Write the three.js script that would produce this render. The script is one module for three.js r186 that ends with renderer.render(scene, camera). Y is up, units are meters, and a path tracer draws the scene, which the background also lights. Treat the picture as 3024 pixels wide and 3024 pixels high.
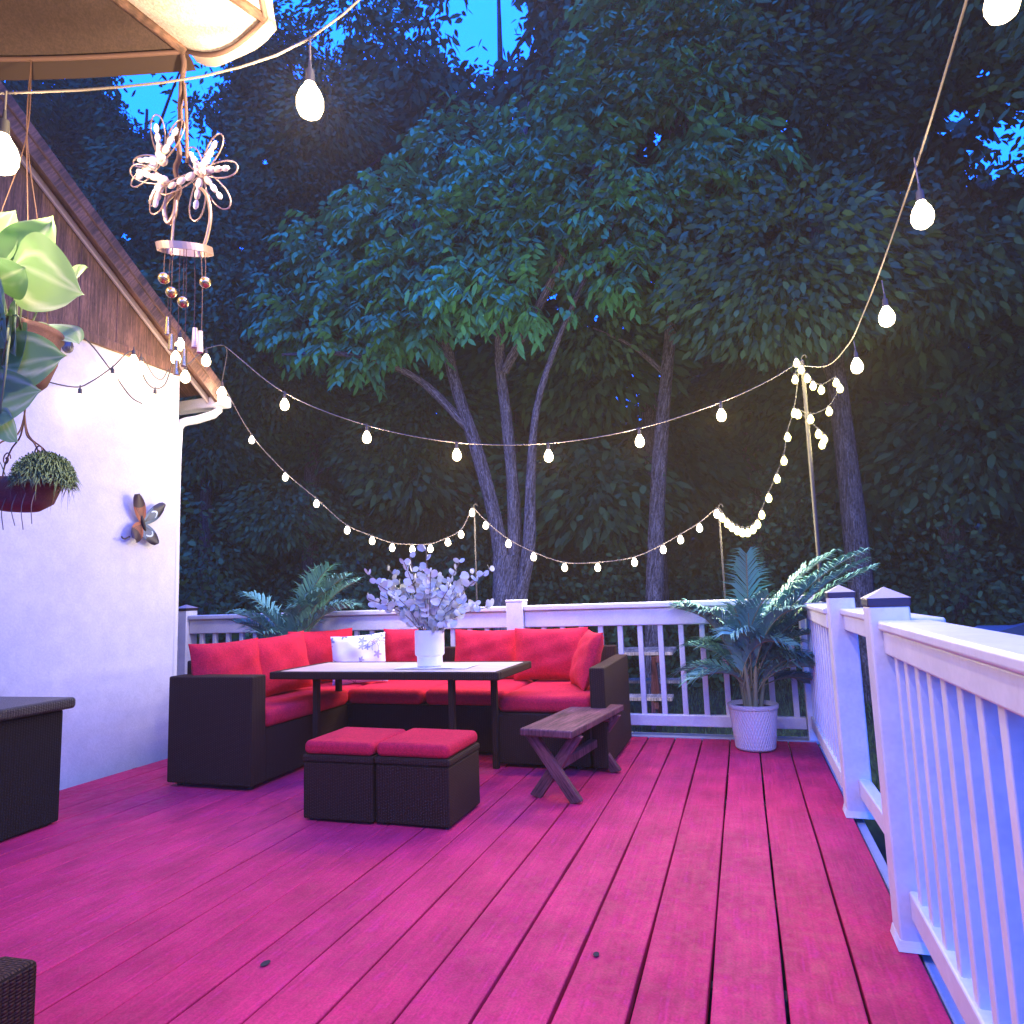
import * as THREE from 'three';
import { RoundedBoxGeometry } from 'three/addons/geometries/RoundedBoxGeometry.js';
import { mergeGeometries } from 'three/addons/utils/BufferGeometryUtils.js';

// ---------------------------------------------------------------- camera, sky, exposure
const scene = new THREE.Scene();
const camera = new THREE.PerspectiveCamera(73.33, 1, 0.05, 400);
const R = Math.PI / 180;
camera.rotation.order = 'YXZ';
camera.position.set(0, 1.12, 0);
camera.rotation.set(6.922 * R, 18.196 * R, -1.97 * R);
const renderer = new THREE.WebGLRenderer({ antialias: true });
renderer.toneMapping = THREE.LinearToneMapping;
renderer.toneMappingExposure = 1.1;
renderer.shadowMap.enabled = true;
{ // clear evening sky after sunset: deep blue, a little paler towards the horizon
  const W = 128, H = 64, d = new Float32Array(W * H * 4);
  for (let j = 0; j < H; j++) {
    const el = Math.max(0, Math.sin(((j + 0.5) / H - 0.5) * Math.PI)); // v = 0 is straight down
    const k = Math.pow(1 - el, 3);
    for (let i = 0; i < W; i++) {
      const o = (j * W + i) * 4;
      d[o] = 0.025 + 0.02 * k; d[o + 1] = 0.62 + 0.24 * k; d[o + 2] = 5.8 + 0.6 * k; d[o + 3] = 1;
    }
  }
  const sky = new THREE.DataTexture(d, W, H, THREE.RGBAFormat, THREE.FloatType);
  sky.mapping = THREE.EquirectangularReflectionMapping; sky.magFilter = sky.minFilter = THREE.LinearFilter; sky.needsUpdate = true;
  scene.background = sky; scene.environment = sky;
}
scene.fog = new THREE.FogExp2(new THREE.Color().setRGB(1.0, 0.76, 0.46), 0.0035);  // warm haze tint stands in for the glare veil around the lamps
const LAMP = new THREE.Color().setRGB(1.0, 0.78, 0.50);   // light of the filament bulbs
const WARM = new THREE.Color().setRGB(1.0, 0.60, 0.26);   // the yellower bulbs on the house
const YEL = new THREE.Color().setRGB(1.0, 0.90, 0.45);    // yellowish garland bulbs by the tall pole
const LAMPW = new THREE.Color().setRGB(1.0, 0.88, 0.68);  // light of the small garland bulbs

// ---------------------------------------------------------------- helpers
function rng(seed) { let a = seed >>> 0; return () => { a = (a + 0x6D2B79F5) | 0; let t = Math.imul(a ^ (a >>> 15), 1 | a); t = (t + Math.imul(t ^ (t >>> 7), 61 | t)) ^ t; return ((t ^ (t >>> 14)) >>> 0) / 4294967296; }; }
const V = (x, y, z) => new THREE.Vector3(x, y, z);
const used = {};
function numbered(n) { if (!(n in used)) { used[n] = 0; return n; } used[n]++; return n + '_' + String(used[n]).padStart(3, '0'); }
function thing(name, label, category, pos = [0, 0, 0], turn = 0, group) {
  const o = new THREE.Group(); o.name = numbered(name); o.position.set(...pos); o.rotation.y = turn; scene.add(o);
  o.userData = { label, category }; if (group) o.userData.group = group; return o;
}
function part(parent, name, geo, mat, label) {
  const m = new THREE.Mesh(geo, mat); m.name = name; m.castShadow = m.receiveShadow = true; parent.add(m);
  if (label) m.userData.label = label; return m;
}
function structure(name, geo, mat, label) { const m = new THREE.Mesh(geo, mat); m.name = name; m.castShadow = m.receiveShadow = true; m.userData = { kind: 'structure', label, category: 'ground' }; scene.add(m); return m; }
const flat = g => g.index ? g.toNonIndexed() : g;
const merge = l => mergeGeometries(l.map(g => { const f = flat(g); for (const k of Object.keys(f.attributes)) if (!['position', 'normal', 'uv'].includes(k)) f.deleteAttribute(k); return f; }));
function uvm(geo, s = 1, ox = 0, oy = 0) { // uv in metres from the dominant normal
  const g = flat(geo), p = g.attributes.position, n = g.attributes.normal, uv = new Float32Array(p.count * 2);
  for (let i = 0; i < p.count; i++) {
    const ax = Math.abs(n.getX(i)), ay = Math.abs(n.getY(i)), az = Math.abs(n.getZ(i)); let u, v;
    if (ay >= ax && ay >= az) { u = p.getX(i); v = p.getZ(i); } else if (ax >= az) { u = p.getZ(i); v = p.getY(i); } else { u = p.getX(i); v = p.getY(i); }
    uv[2 * i] = u * s + ox; uv[2 * i + 1] = v * s + oy;
  }
  g.setAttribute('uv', new THREE.BufferAttribute(uv, 2)); return g;
}
const rbox = (w, h, d, r = 0.006, x = 0, y = 0, z = 0, seg = 2) => { const g = new RoundedBoxGeometry(w, h, d, seg, Math.min(r, w / 2.01, h / 2.01, d / 2.01)); g.translate(x, y, z); return uvm(g); };
const box = (w, h, d, x = 0, y = 0, z = 0) => { const g = new THREE.BoxGeometry(w, h, d); g.translate(x, y, z); return uvm(g); };
const cyl = (r0, r1, h, x = 0, y = 0, z = 0, n = 16) => { const g = new THREE.CylinderGeometry(r1, r0, h, n); g.translate(x, y + h / 2, z); return g; };
const tube = (pts, r, n = 24, rs = 7) => new THREE.TubeGeometry(new THREE.CatmullRomCurve3(pts.map(p => p.isVector3 ? p : V(...p))), n, r, rs, false);
const ball = (r, x = 0, y = 0, z = 0, n = 12) => { const g = new THREE.SphereGeometry(r, n, Math.ceil(n * 0.7)); g.translate(x, y, z); return g; };
function taper(pts, radii, n = 24, rs = 9, wob = 0, seed = 1) { // tapered limb along a curve
  const c = new THREE.CatmullRomCurve3(pts.map(p => V(...p))), fr = c.computeFrenetFrames(n, false), P = [], I = [], U = [], q = rng(seed);
  const ph = [q() * 6, q() * 6, q() * 6];
  for (let i = 0; i <= n; i++) {
    const t = i / n, p = c.getPointAt(t), f = t * (radii.length - 1), k = Math.min(radii.length - 2, Math.floor(f)), r = radii[k] + (radii[k + 1] - radii[k]) * (f - k);
    for (let j = 0; j <= rs; j++) {
      const a = j / rs * 2 * Math.PI, w = r * (1 + wob * (Math.sin(3 * a + ph[0] + t * 4) * 0.6 + Math.sin(5 * a + ph[1] - t * 9) * 0.4 + 0.4 * Math.sin(t * 31 + ph[2])));
      const v = p.clone().addScaledVector(fr.normals[i], Math.cos(a) * w).addScaledVector(fr.binormals[i], Math.sin(a) * w);
      P.push(v.x, v.y, v.z); U.push(a * r, t * c.getLength());
    }
  }
  for (let i = 0; i < n; i++) for (let j = 0; j < rs; j++) { const a = i * (rs + 1) + j, b = a + rs + 1; I.push(a, a + 1, b, b, a + 1, b + 1); }
  const g = new THREE.BufferGeometry(); g.setAttribute('position', new THREE.Float32BufferAttribute(P, 3)); g.setAttribute('uv', new THREE.Float32BufferAttribute(U, 2)); g.setIndex(I); g.computeVertexNormals(); return g;
}
function pillow(w, h, t, seed = 1, n = 16) { // stuffed square cushion standing in the xy plane, bottom at y = 0
  const q = rng(seed), a = q() * 6, b = q() * 6, P = [], I = [], U = [];
  for (const s of [1, -1]) {
    const off = P.length / 3;
    for (let j = 0; j <= n; j++) for (let i = 0; i <= n; i++) {
      const u = i / n * 2 - 1, v = j / n * 2 - 1, e = Math.pow(Math.max(0, (1 - Math.pow(Math.abs(u), 3.2)) * (1 - Math.pow(Math.abs(v), 3.2))), 0.55);
      const x = u * w / 2 * (1 - 0.05 * (1 - v * v)), y = h / 2 + v * h / 2 * (1 - 0.06 * (1 - u * u));
      const wr = 0.006 * Math.sin(7 * u + a + 3 * v) * e + 0.005 * Math.sin(9 * v + b - 4 * u) * e;
      P.push(x, y, s * (e * t / 2 + 0.004) + wr); U.push(x, y);
    }
    for (let j = 0; j < n; j++) for (let i = 0; i < n; i++) { const k = off + j * (n + 1) + i, m = k + n + 1; if (s > 0) I.push(k, k + 1, m, m, k + 1, m + 1); else I.push(k, m, k + 1, m, m + 1, k + 1); }
  }
  const N = (n + 1) * (n + 1), rim = []; for (let i = 0; i < n; i++) rim.push(i); for (let j = 0; j < n; j++) rim.push(j * (n + 1) + n); for (let i = n; i > 0; i--) rim.push(n * (n + 1) + i); for (let j = n; j > 0; j--) rim.push(j * (n + 1));
  for (let k = 0; k < rim.length; k++) { const a0 = rim[k], a1 = rim[(k + 1) % rim.length]; I.push(a0, N + a0, a1, a1, N + a0, N + a1); }
  const g = new THREE.BufferGeometry(); g.setAttribute('position', new THREE.Float32BufferAttribute(P, 3)); g.setAttribute('uv', new THREE.Float32BufferAttribute(U, 2)); g.setIndex(I); g.computeVertexNormals(); return g;
}
// ---------------------------------------------------------------- textures
function noise2(W, H, cx, cy, seed) { // tiling value noise
  const q = rng(seed), g = new Float32Array(cx * cy); for (let i = 0; i < g.length; i++) g[i] = q();
  const out = new Float32Array(W * H), s = t => t * t * (3 - 2 * t);
  for (let y = 0; y < H; y++) { const fy = y / H * cy, y0 = Math.floor(fy), ty = s(fy - y0), a = (y0 % cy) * cx, b = ((y0 + 1) % cy) * cx;
    for (let x = 0; x < W; x++) { const fx = x / W * cx, x0 = Math.floor(fx), tx = s(fx - x0), i0 = x0 % cx, i1 = (x0 + 1) % cx;
      out[y * W + x] = (g[a + i0] * (1 - tx) + g[a + i1] * tx) * (1 - ty) + (g[b + i0] * (1 - tx) + g[b + i1] * tx) * ty; } }
  return out;
}
function tex(W, H, fn, rep, srgb = true) {
  const d = new Uint8Array(W * H * 4);
  for (let y = 0; y < H; y++) for (let x = 0; x < W; x++) { const c = fn(x, y, y * W + x), o = (y * W + x) * 4; const k = Array.isArray(c) ? c : [c, c, c]; for (let i = 0; i < 3; i++) d[o + i] = Math.max(0, Math.min(255, k[i] * 255)); d[o + 3] = 255; }
  const t = new THREE.DataTexture(d, W, H); t.wrapS = t.wrapT = THREE.RepeatWrapping; t.magFilter = THREE.LinearFilter; t.minFilter = THREE.LinearMipmapLinearFilter; t.generateMipmaps = true; if (srgb) t.colorSpace = THREE.SRGBColorSpace; t.repeat.set(rep[0], rep[1]); t.needsUpdate = true; return t;
}
const mat = (o) => { const m = new THREE.MeshStandardMaterial({ roughness: 0.8, side: THREE.DoubleSide, ...o }); return m; };
const matt = (o) => new THREE.MeshPhysicalMaterial({ roughness: 0.9, side: THREE.DoubleSide, specularIntensity: 0.35, ...o });
const rgb = (r, g, b) => new THREE.Color().setRGB(r, g, b);
const lerp = (a, b, t) => a + (b - a) * t;

const M = {};
{ // painted deck wood: grain along the v axis (z)
  const W = 512, H = 1024, g1 = noise2(W, H, 96, 10, 3), g2 = noise2(W, H, 200, 26, 4), g3 = noise2(W, H, 9, 14, 5), g4 = noise2(W, H, 256, 512, 6), g5 = noise2(W, H, 40, 80, 7);
  const h = i => 0.4 * g1[i] + 0.35 * g2[i] + 0.25 * g4[i];
  const worn = i => Math.max(0, g5[i] * 0.6 + g2[i] * 0.4 - 0.66) * 3;
  M.deckMap = tex(W, H, (x, y, i) => { const v = 0.86 + 0.15 * (h(i) - 0.5) + 0.13 * (g3[i] - 0.5) + 0.10 * (g4[i] - 0.5), w = worn(i) * 0.25; return [v + w * 0.1, v * (1 + w), v * (1 + w)]; }, [1 / 1.1, 1 / 2.3]);
  M.deckBump = tex(W, H, (x, y, i) => h(i), [1 / 1.1, 1 / 2.3], false);
  M.deckRough = tex(W, H, (x, y, i) => 0.62 + 0.3 * g5[i], [1 / 1.1, 1 / 2.3], false);
  M.deck = [[0.72, 0.026, 0.108], [0.68, 0.023, 0.102], [0.75, 0.030, 0.116], [0.70, 0.025, 0.112]].map(c => matt({ color: rgb(...c), map: M.deckMap, bumpMap: M.deckBump, bumpScale: 0.0016, roughnessMap: M.deckRough, roughness: 0.85 }));
}
{ // woven resin rattan
  const S = 128, nz = noise2(S, S, 64, 64, 11);
  const w = (x, y) => { const cx = Math.floor(x / 16), cy = Math.floor(y / 8), u = (x % 16) / 16, v = (y % 8) / 8; const over = (cx + cy) % 2; return over ? Math.sin(u * Math.PI) * (0.55 + 0.45 * Math.sin(v * Math.PI)) : Math.sin(v * Math.PI) * (0.35 + 0.3 * Math.sin(u * Math.PI)); };
  M.rattanMap = tex(S, S, (x, y, i) => { const k = 0.45 + 0.5 * w(x, y) + 0.25 * (nz[i] - 0.5); return [k, k * 0.95, k * 0.93]; }, [1 / 0.11, 1 / 0.11]);
  M.rattanBump = tex(S, S, (x, y) => w(x, y), [1 / 0.11, 1 / 0.11], false);
  M.rattan = matt({ color: rgb(0.088, 0.042, 0.023), map: M.rattanMap, bumpMap: M.rattanBump, bumpScale: 0.004, roughness: 0.7 });
  M.resin = matt({ color: rgb(0.035, 0.028, 0.024), map: M.rattanMap, bumpMap: M.rattanBump, bumpScale: 0.004 });
}
{ // red outdoor canvas
  const S = 256, a = noise2(S, S, 128, 128, 21), b = noise2(S, S, 12, 12, 22), c = noise2(S, S, 50, 50, 23);
  M.redMap = tex(S, S, (x, y, i) => { const k = 0.86 + 0.22 * (a[i] - 0.5) + 0.05 * (b[i] - 0.5) + 0.08 * (c[i] - 0.5); return [k, k, k]; }, [1 / 0.35, 1 / 0.35]);
  M.redBump = tex(S, S, (x, y, i) => 0.6 * a[i] + 0.4 * ((x + y) % 4 < 2 ? 1 : 0), [1 / 0.35, 1 / 0.35], false);
  M.red = matt({ color: rgb(0.74, 0.018, 0.050), map: M.redMap, bumpMap: M.redBump, bumpScale: 0.0015, roughness: 0.95 });
}
{ const S = 512, a = noise2(S, S, 160, 160, 31), b = noise2(S, S, 24, 24, 32), c = noise2(S, S, 5, 5, 33), e = noise2(S, S, 70, 12, 34);
  M.wallMap = tex(S, S, (x, y, i) => { const k = 0.93 + 0.05 * (b[i] - 0.5) + 0.05 * (c[i] - 0.5) + 0.04 * (a[i] - 0.5) - 0.12 * Math.max(0, e[i] * 0.5 + b[i] * 0.5 - 0.68); return [k, k * 0.995, k * 0.985]; }, [1 / 1.7, 1 / 1.7]);
  M.wallBump = tex(S, S, (x, y, i) => 0.6 * a[i] + 0.4 * b[i], [1 / 1.7, 1 / 1.7], false);
  M.wall = mat({ color: rgb(0.68, 0.67, 0.69), map: M.wallMap, bumpMap: M.wallBump, bumpScale: 0.0008, roughness: 0.85 });
  M.vinyl = mat({ color: rgb(0.74, 0.74, 0.74), map: M.wallMap, roughness: 0.38 });
  M.trimboard = mat({ color: rgb(0.40, 0.42, 0.45), map: M.wallMap, roughness: 0.7 });
}
{ const W = 256, H = 512, a = noise2(W, H, 60, 8, 41), b = noise2(W, H, 120, 60, 42), c = noise2(W, H, 8, 8, 43);
  M.woodMap = tex(W, H, (x, y, i) => { const k = 0.72 + 0.35 * (a[i] - 0.5) + 0.2 * (b[i] - 0.5) + 0.2 * (c[i] - 0.5); return [k, k * 0.97, k * 0.95]; }, [1 / 0.5, 1 / 1.2]);
  M.woodBump = tex(W, H, (x, y, i) => 0.6 * a[i] + 0.4 * b[i], [1 / 0.5, 1 / 1.2], false);
  M.bench = matt({ color: rgb(0.26, 0.095, 0.10), map: M.woodMap, bumpMap: M.woodBump, bumpScale: 0.002, roughness: 0.7 });
  M.brown = [[0.22, 0.115, 0.075], [0.20, 0.103, 0.068], [0.24, 0.125, 0.083]].map(c => mat({ color: rgb(...c), map: M.woodMap, bumpMap: M.woodBump, bumpScale: 0.002, roughness: 0.75 }));
  M.paletop = mat({ color: rgb(0.52, 0.45, 0.34), map: M.woodMap, roughness: 0.8 });
  M.tabletop = mat({ color: rgb(0.66, 0.55, 0.42), map: M.wallMap, bumpMap: M.woodBump, bumpScale: 0.001, roughness: 0.4 });
  const d = noise2(W, H, 30, 30, 44);
  M.barkMap = tex(W, H, (x, y, i) => { const k = 0.6 + 0.6 * (a[i] - 0.5) + 0.35 * (b[i] - 0.5) + 0.3 * (d[i] - 0.5); return [k, k, k]; }, [1 / 0.5, 1 / 1.0]);
  M.bark = mat({ color: rgb(0.42, 0.37, 0.35), map: M.barkMap, bumpMap: M.barkMap, bumpScale: 0.03, roughness: 0.95 });
  M.barkDark = mat({ color: rgb(0.26, 0.23, 0.21), map: M.barkMap, bumpMap: M.barkMap, bumpScale: 0.03, roughness: 0.95 });
  M.grassMap = tex(256, 256, (x, y, i) => { const k = 0.6 + 0.5 * (d[i % d.length] - 0.5) + 0.5 * (b[i % b.length] - 0.5); return [k * 0.9, k, k * 0.7]; }, [1 / 3, 1 / 3]);
}
M.grass = mat({ color: rgb(0.055, 0.085, 0.035), map: M.grassMap, roughness: 1 });
M.iron = mat({ color: rgb(0.03, 0.025, 0.025), roughness: 0.5, metalness: 0.5 });
M.rust = mat({ color: rgb(0.14, 0.07, 0.05), roughness: 0.6, metalness: 0.4 });
M.pole = mat({ color: rgb(0.04, 0.034, 0.03), roughness: 0.55, metalness: 0.3 });
M.cable = mat({ color: rgb(0.05, 0.045, 0.04), roughness: 0.7 });
M.cablePale = mat({ color: rgb(0.16, 0.13, 0.10), roughness: 0.7 });
M.capDark = mat({ color: rgb(0.045, 0.03, 0.04), roughness: 0.35, metalness: 0.3 });
M.capTop = mat({ color: rgb(0.40, 0.32, 0.30), roughness: 0.5 });
M.ceramic = mat({ color: rgb(0.82, 0.81, 0.80), roughness: 0.3 });
M.soil = mat({ color: rgb(0.03, 0.022, 0.018), roughness: 1 });
M.bulb = new THREE.MeshStandardMaterial({ color: 0xfff0d8, emissive: rgb(1.0, 0.80, 0.45), emissiveIntensity: 9, roughness: 0.2 });
M.bulbSmall = new THREE.MeshStandardMaterial({ color: 0xfff4e4, emissive: rgb(1.0, 0.90, 0.62), emissiveIntensity: 6, roughness: 0.2 });
M.bulbYellow = new THREE.MeshStandardMaterial({ color: 0xfff0b0, emissive: rgb(1.0, 0.95, 0.38), emissiveIntensity: 1.9, roughness: 0.2 });
M.bulbOff = mat({ color: rgb(0.10, 0.09, 0.08), roughness: 0.15 });

console.log('materials');
// ---------------------------------------------------------------- ground
const GY = -0.5;
{ // lawn rising into a wooded bank far behind
  const g = new THREE.PlaneGeometry(160, 160, 120, 120); g.rotateX(-Math.PI / 2); g.translate(0, 0, -20);
  const p = g.attributes.position, nz = noise2(64, 64, 24, 24, 77);
  for (let i = 0; i < p.count; i++) { const x = p.getX(i), z = p.getZ(i); const d = Math.max(0, -z - 22), r = Math.max(0, Math.abs(x + 2) - 26); const k = Math.min(1, (d + r) / 30); p.setY(i, GY + 10 * k * k * (3 - 2 * k) + (nz[i % 4096] - 0.5) * 0.05 * (z < -8 || x > 2 ? 1 : 0)); }
  g.computeVertexNormals(); uvm(g);
  structure('lawn', uvm(g), M.grass, 'dark evening lawn rising to a wooded bank');
}
// ---------------------------------------------------------------- deck
{
  const deck = new THREE.Group(); deck.name = 'deck'; deck.userData = { kind: 'structure', label: 'raised deck of red painted planks', category: 'deck' }; scene.add(deck);
  const q = rng(91);
  for (let k = -27; k <= 1; k++) {
    const x0 = 0.034 + 0.2 * k, full = x0 > -4.33, gap = x0 > -1.9 ? 0.0065 + q() * 0.003 : 0.003 + q() * 0.002;
    const z0 = -5.52, z1 = full ? 1.6 : -4.42, L = z1 - z0, w = 0.2 - gap, T = 0.035, c = 0.004, n = full ? 36 : 8;
    const prof = [[-w / 2, -T], [-w / 2, -c], [-w / 2 + c * 0.35, -c * 0.35], [-w / 2 + c, 0], [w / 2 - c, 0], [w / 2 - c * 0.35, -c * 0.35], [w / 2, -c], [w / 2, -T]];
    const P = [], I = [], U = [], ox = q() * 7, oy = q() * 7, yo = (q() - 0.5) * 0.003, tilt = (q() - 0.5) * 0.010, ph = q() * 6, ph2 = q() * 6;
    for (let i = 0; i <= n; i++) { const t = i / n, z = z0 + L * t;
      for (let j = 0; j < 8; j++) { const s = Math.sign(prof[j][0]), wob = 0.0014 * Math.sin(z * 2.3 + ph + s) + 0.0009 * Math.sin(z * 6.1 + ph2 * s);
        P.push(prof[j][0] + wob, prof[j][1] + yo + tilt * prof[j][0], z); U.push(prof[j][0] + ox, z + oy); } }
    for (let i = 0; i < n; i++) for (let j = 0; j < 8; j++) { const a = i * 8 + j, b = i * 8 + (j + 1) % 8; I.push(a, b, a + 8, a + 8, b, b + 8); }
    for (const e of [0, n]) for (let j = 1; j < 7; j++) I.push(e * 8, e * 8 + (e ? j : j + 1), e * 8 + (e ? j + 1 : j));
    let g = new THREE.BufferGeometry(); g.setAttribute('position', new THREE.Float32BufferAttribute(P, 3)); g.setAttribute('uv', new THREE.Float32BufferAttribute(U, 2)); g.setIndex(I); g = g.toNonIndexed(); g.computeVertexNormals(); g.translate(x0 + 0.1, 0, 0);
    part(deck, 'plank', g, M.deck[Math.floor(q() * 4)]);
  }
  // frame under the planks
  part(deck, 'end_trim', rbox(6.1, 0.022, 0.15, 0.004, -2.52, -0.004, -5.60), M.trimboard);
  part(deck, 'rim_board', rbox(6.1, 0.20, 0.04, 0.004, -2.52, -0.14, -5.56), M.trimboard);
  part(deck, 'rim_board', rbox(0.04, 0.20, 7.1, 0.004, 0.462, -0.125, -1.98), M.trimboard);
  part(deck, 'rim_board', rbox(0.04, 0.20, 1.06, 0.004, -5.40, -0.14, -5.0), M.trimboard);
  for (let k = 0; k < 12; k++) part(deck, 'joist', box(k < 2 ? 5.8 : 4.75, 0.15, 0.04, k < 2 ? -2.48 : -1.95, -0.116, -5.3 + k * 0.61), M.barkDark);
  for (const [x, z] of [[-5.3, -5.45], [-1.8, -5.45], [0.35, -5.45], [0.35, -2.5], [0.35, 1.4], [-4.1, 1.4]]) part(deck, 'support_post', box(0.1, 0.5 - 0.19, 0.1, x, GY + 0.155, z), M.barkDark);
  // a dark knot and a few leaf scraps lie on the planks
  for (const [x, z, s] of [[-1.50, -1.935, 0.013], [-0.512, -2.245, 0.010]]) { const g = new THREE.CircleGeometry(s, 10); g.rotateX(-Math.PI / 2); g.scale(1, 1, 1.5); g.translate(x, 0.004, z); part(deck, 'knot', g, M.soil); }
}
// ---------------------------------------------------------------- railings
const RG = 'white vinyl deck railing';
function baluster(o, x, y0, y1, z) { part(o, 'baluster', rbox(0.04, y1 - y0, 0.04, 0.004, x, (y0 + y1) / 2, z), M.vinyl); }
function backRail(label, x0, x1, bx) {
  const z = -5.6, o = thing('deck_railing', label, 'railing', [(x0 + x1) / 2, 0, z], 0, RG), L = x1 - x0, cx = (x0 + x1) / 2;
  part(o, 'top_cap', rbox(L, 0.045, 0.13, 0.012, 0, 1.01, 0, 3), M.vinyl);
  part(o, 'top_rail', rbox(L - 0.004, 0.135, 0.075, 0.01, 0, 0.918, 0, 3), M.vinyl);
  part(o, 'bottom_rail', rbox(L - 0.004, 0.086, 0.06, 0.008, 0, 0.119, 0, 3), M.vinyl);
  for (const b of bx) baluster(o, b - cx, 0.158, 0.855, 0);
}
{ const l = [], r = []; for (let x = -5.12; x < -1.95; x += 0.159) l.push(x); for (let x = -0.957 - 0.159 * 4; x < 0.36; x += 0.159) r.push(x);
  backRail('long white railing behind the sofa, from the house to the plain mid post', -5.252, -1.902, l);
  backRail('white railing from the plain mid post to the corner behind the big palm', -1.752, 0.378, r); }
function sideRail(label, z0, z1, x, bal, top = 1.0, turn = 0) {
  const o = thing('deck_railing', label, 'railing', [x, 0, (z0 + z1) / 2], turn, RG), L = z1 - z0;
  part(o, 'top_cap', rbox(0.155, 0.032, L, 0.01, 0.04, top - 0.016, 0, 3), M.vinyl);
  part(o, 'top_rail', rbox(0.07, 0.075, L - 0.004, 0.008, 0.01, top - 0.069, 0, 3), M.vinyl);
  part(o, 'bottom_rail', rbox(0.055, 0.085, L - 0.004, 0.008, 0.005, 0.14, 0, 3), M.vinyl);
  if (bal) for (let z = -L / 2 + 0.09; z < L / 2 - 0.03; z += 0.13) part(o, 'baluster', rbox(0.032, top - 0.106 - 0.178, 0.04, 0.004, 0.005, (0.178 + top - 0.106) / 2 + 0.0, z), M.vinyl);
}
sideRail('short white side railing between the corner and the farther capped post', -5.53, -3.925, 0.425, true);
sideRail('open pair of white rails without balusters between the two capped posts', -3.86, -2.625, 0.500, false, 1.0, 0.02);
sideRail('near white railing with a wide cap leading from the nearer capped post', -2.495, 0.9, 0.44, true);
function postAt(label, x, z, w, top, cap, skirt) {
  const o = thing('railing_post', label, 'post', [x, 0, z], 0, 'white railing posts');
  part(o, 'sleeve', rbox(w, top, w, 0.008, 0, top / 2, 0, 3), M.vinyl);
  if (skirt) { const g = new THREE.CylinderGeometry(w * 0.72, w * 0.80, 0.03, 4, 1); g.rotateY(Math.PI / 4); g.translate(0, 0.016, 0); part(o, 'base_skirt', flat(g), M.vinyl); }
  if (cap) {
    const c = part(o, 'cap', rbox(w * 1.06, 0.028, w * 1.06, 0.005, 0, top + 0.012, 0, 2), M.capDark);
    const g = new THREE.ConeGeometry(w * 0.76, 0.036, 4); g.rotateY(Math.PI / 4); g.translate(0, top + 0.044, 0); const f = g.toNonIndexed(); f.computeVertexNormals(); part(c, 'cap_pyramid', f, M.capTop);
  } else part(o, 'cap', rbox(w * 1.05, 0.02, w * 1.05, 0.005, 0, top + 0.01, 0, 2), M.vinyl);
}
postAt('farther of the two dark capped white posts on the right', 0.465, -3.86, 0.12, 1.055, true, true);
postAt('nearest white post with a dark pyramid cap on the right', 0.443, -2.56, 0.12, 1.045, true, true);
postAt('plain white mid post in the railing behind the sofa', -1.827, -5.6, 0.146, 1.065, false, false);
postAt('white end post with dark cap beside the house corner', -5.33, -5.6, 0.15, 1.08, true, false);
postAt('corner post of the railing behind the potted palm', 0.44, -5.6, 0.12, 1.03, false, false);
console.log('railings');
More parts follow.
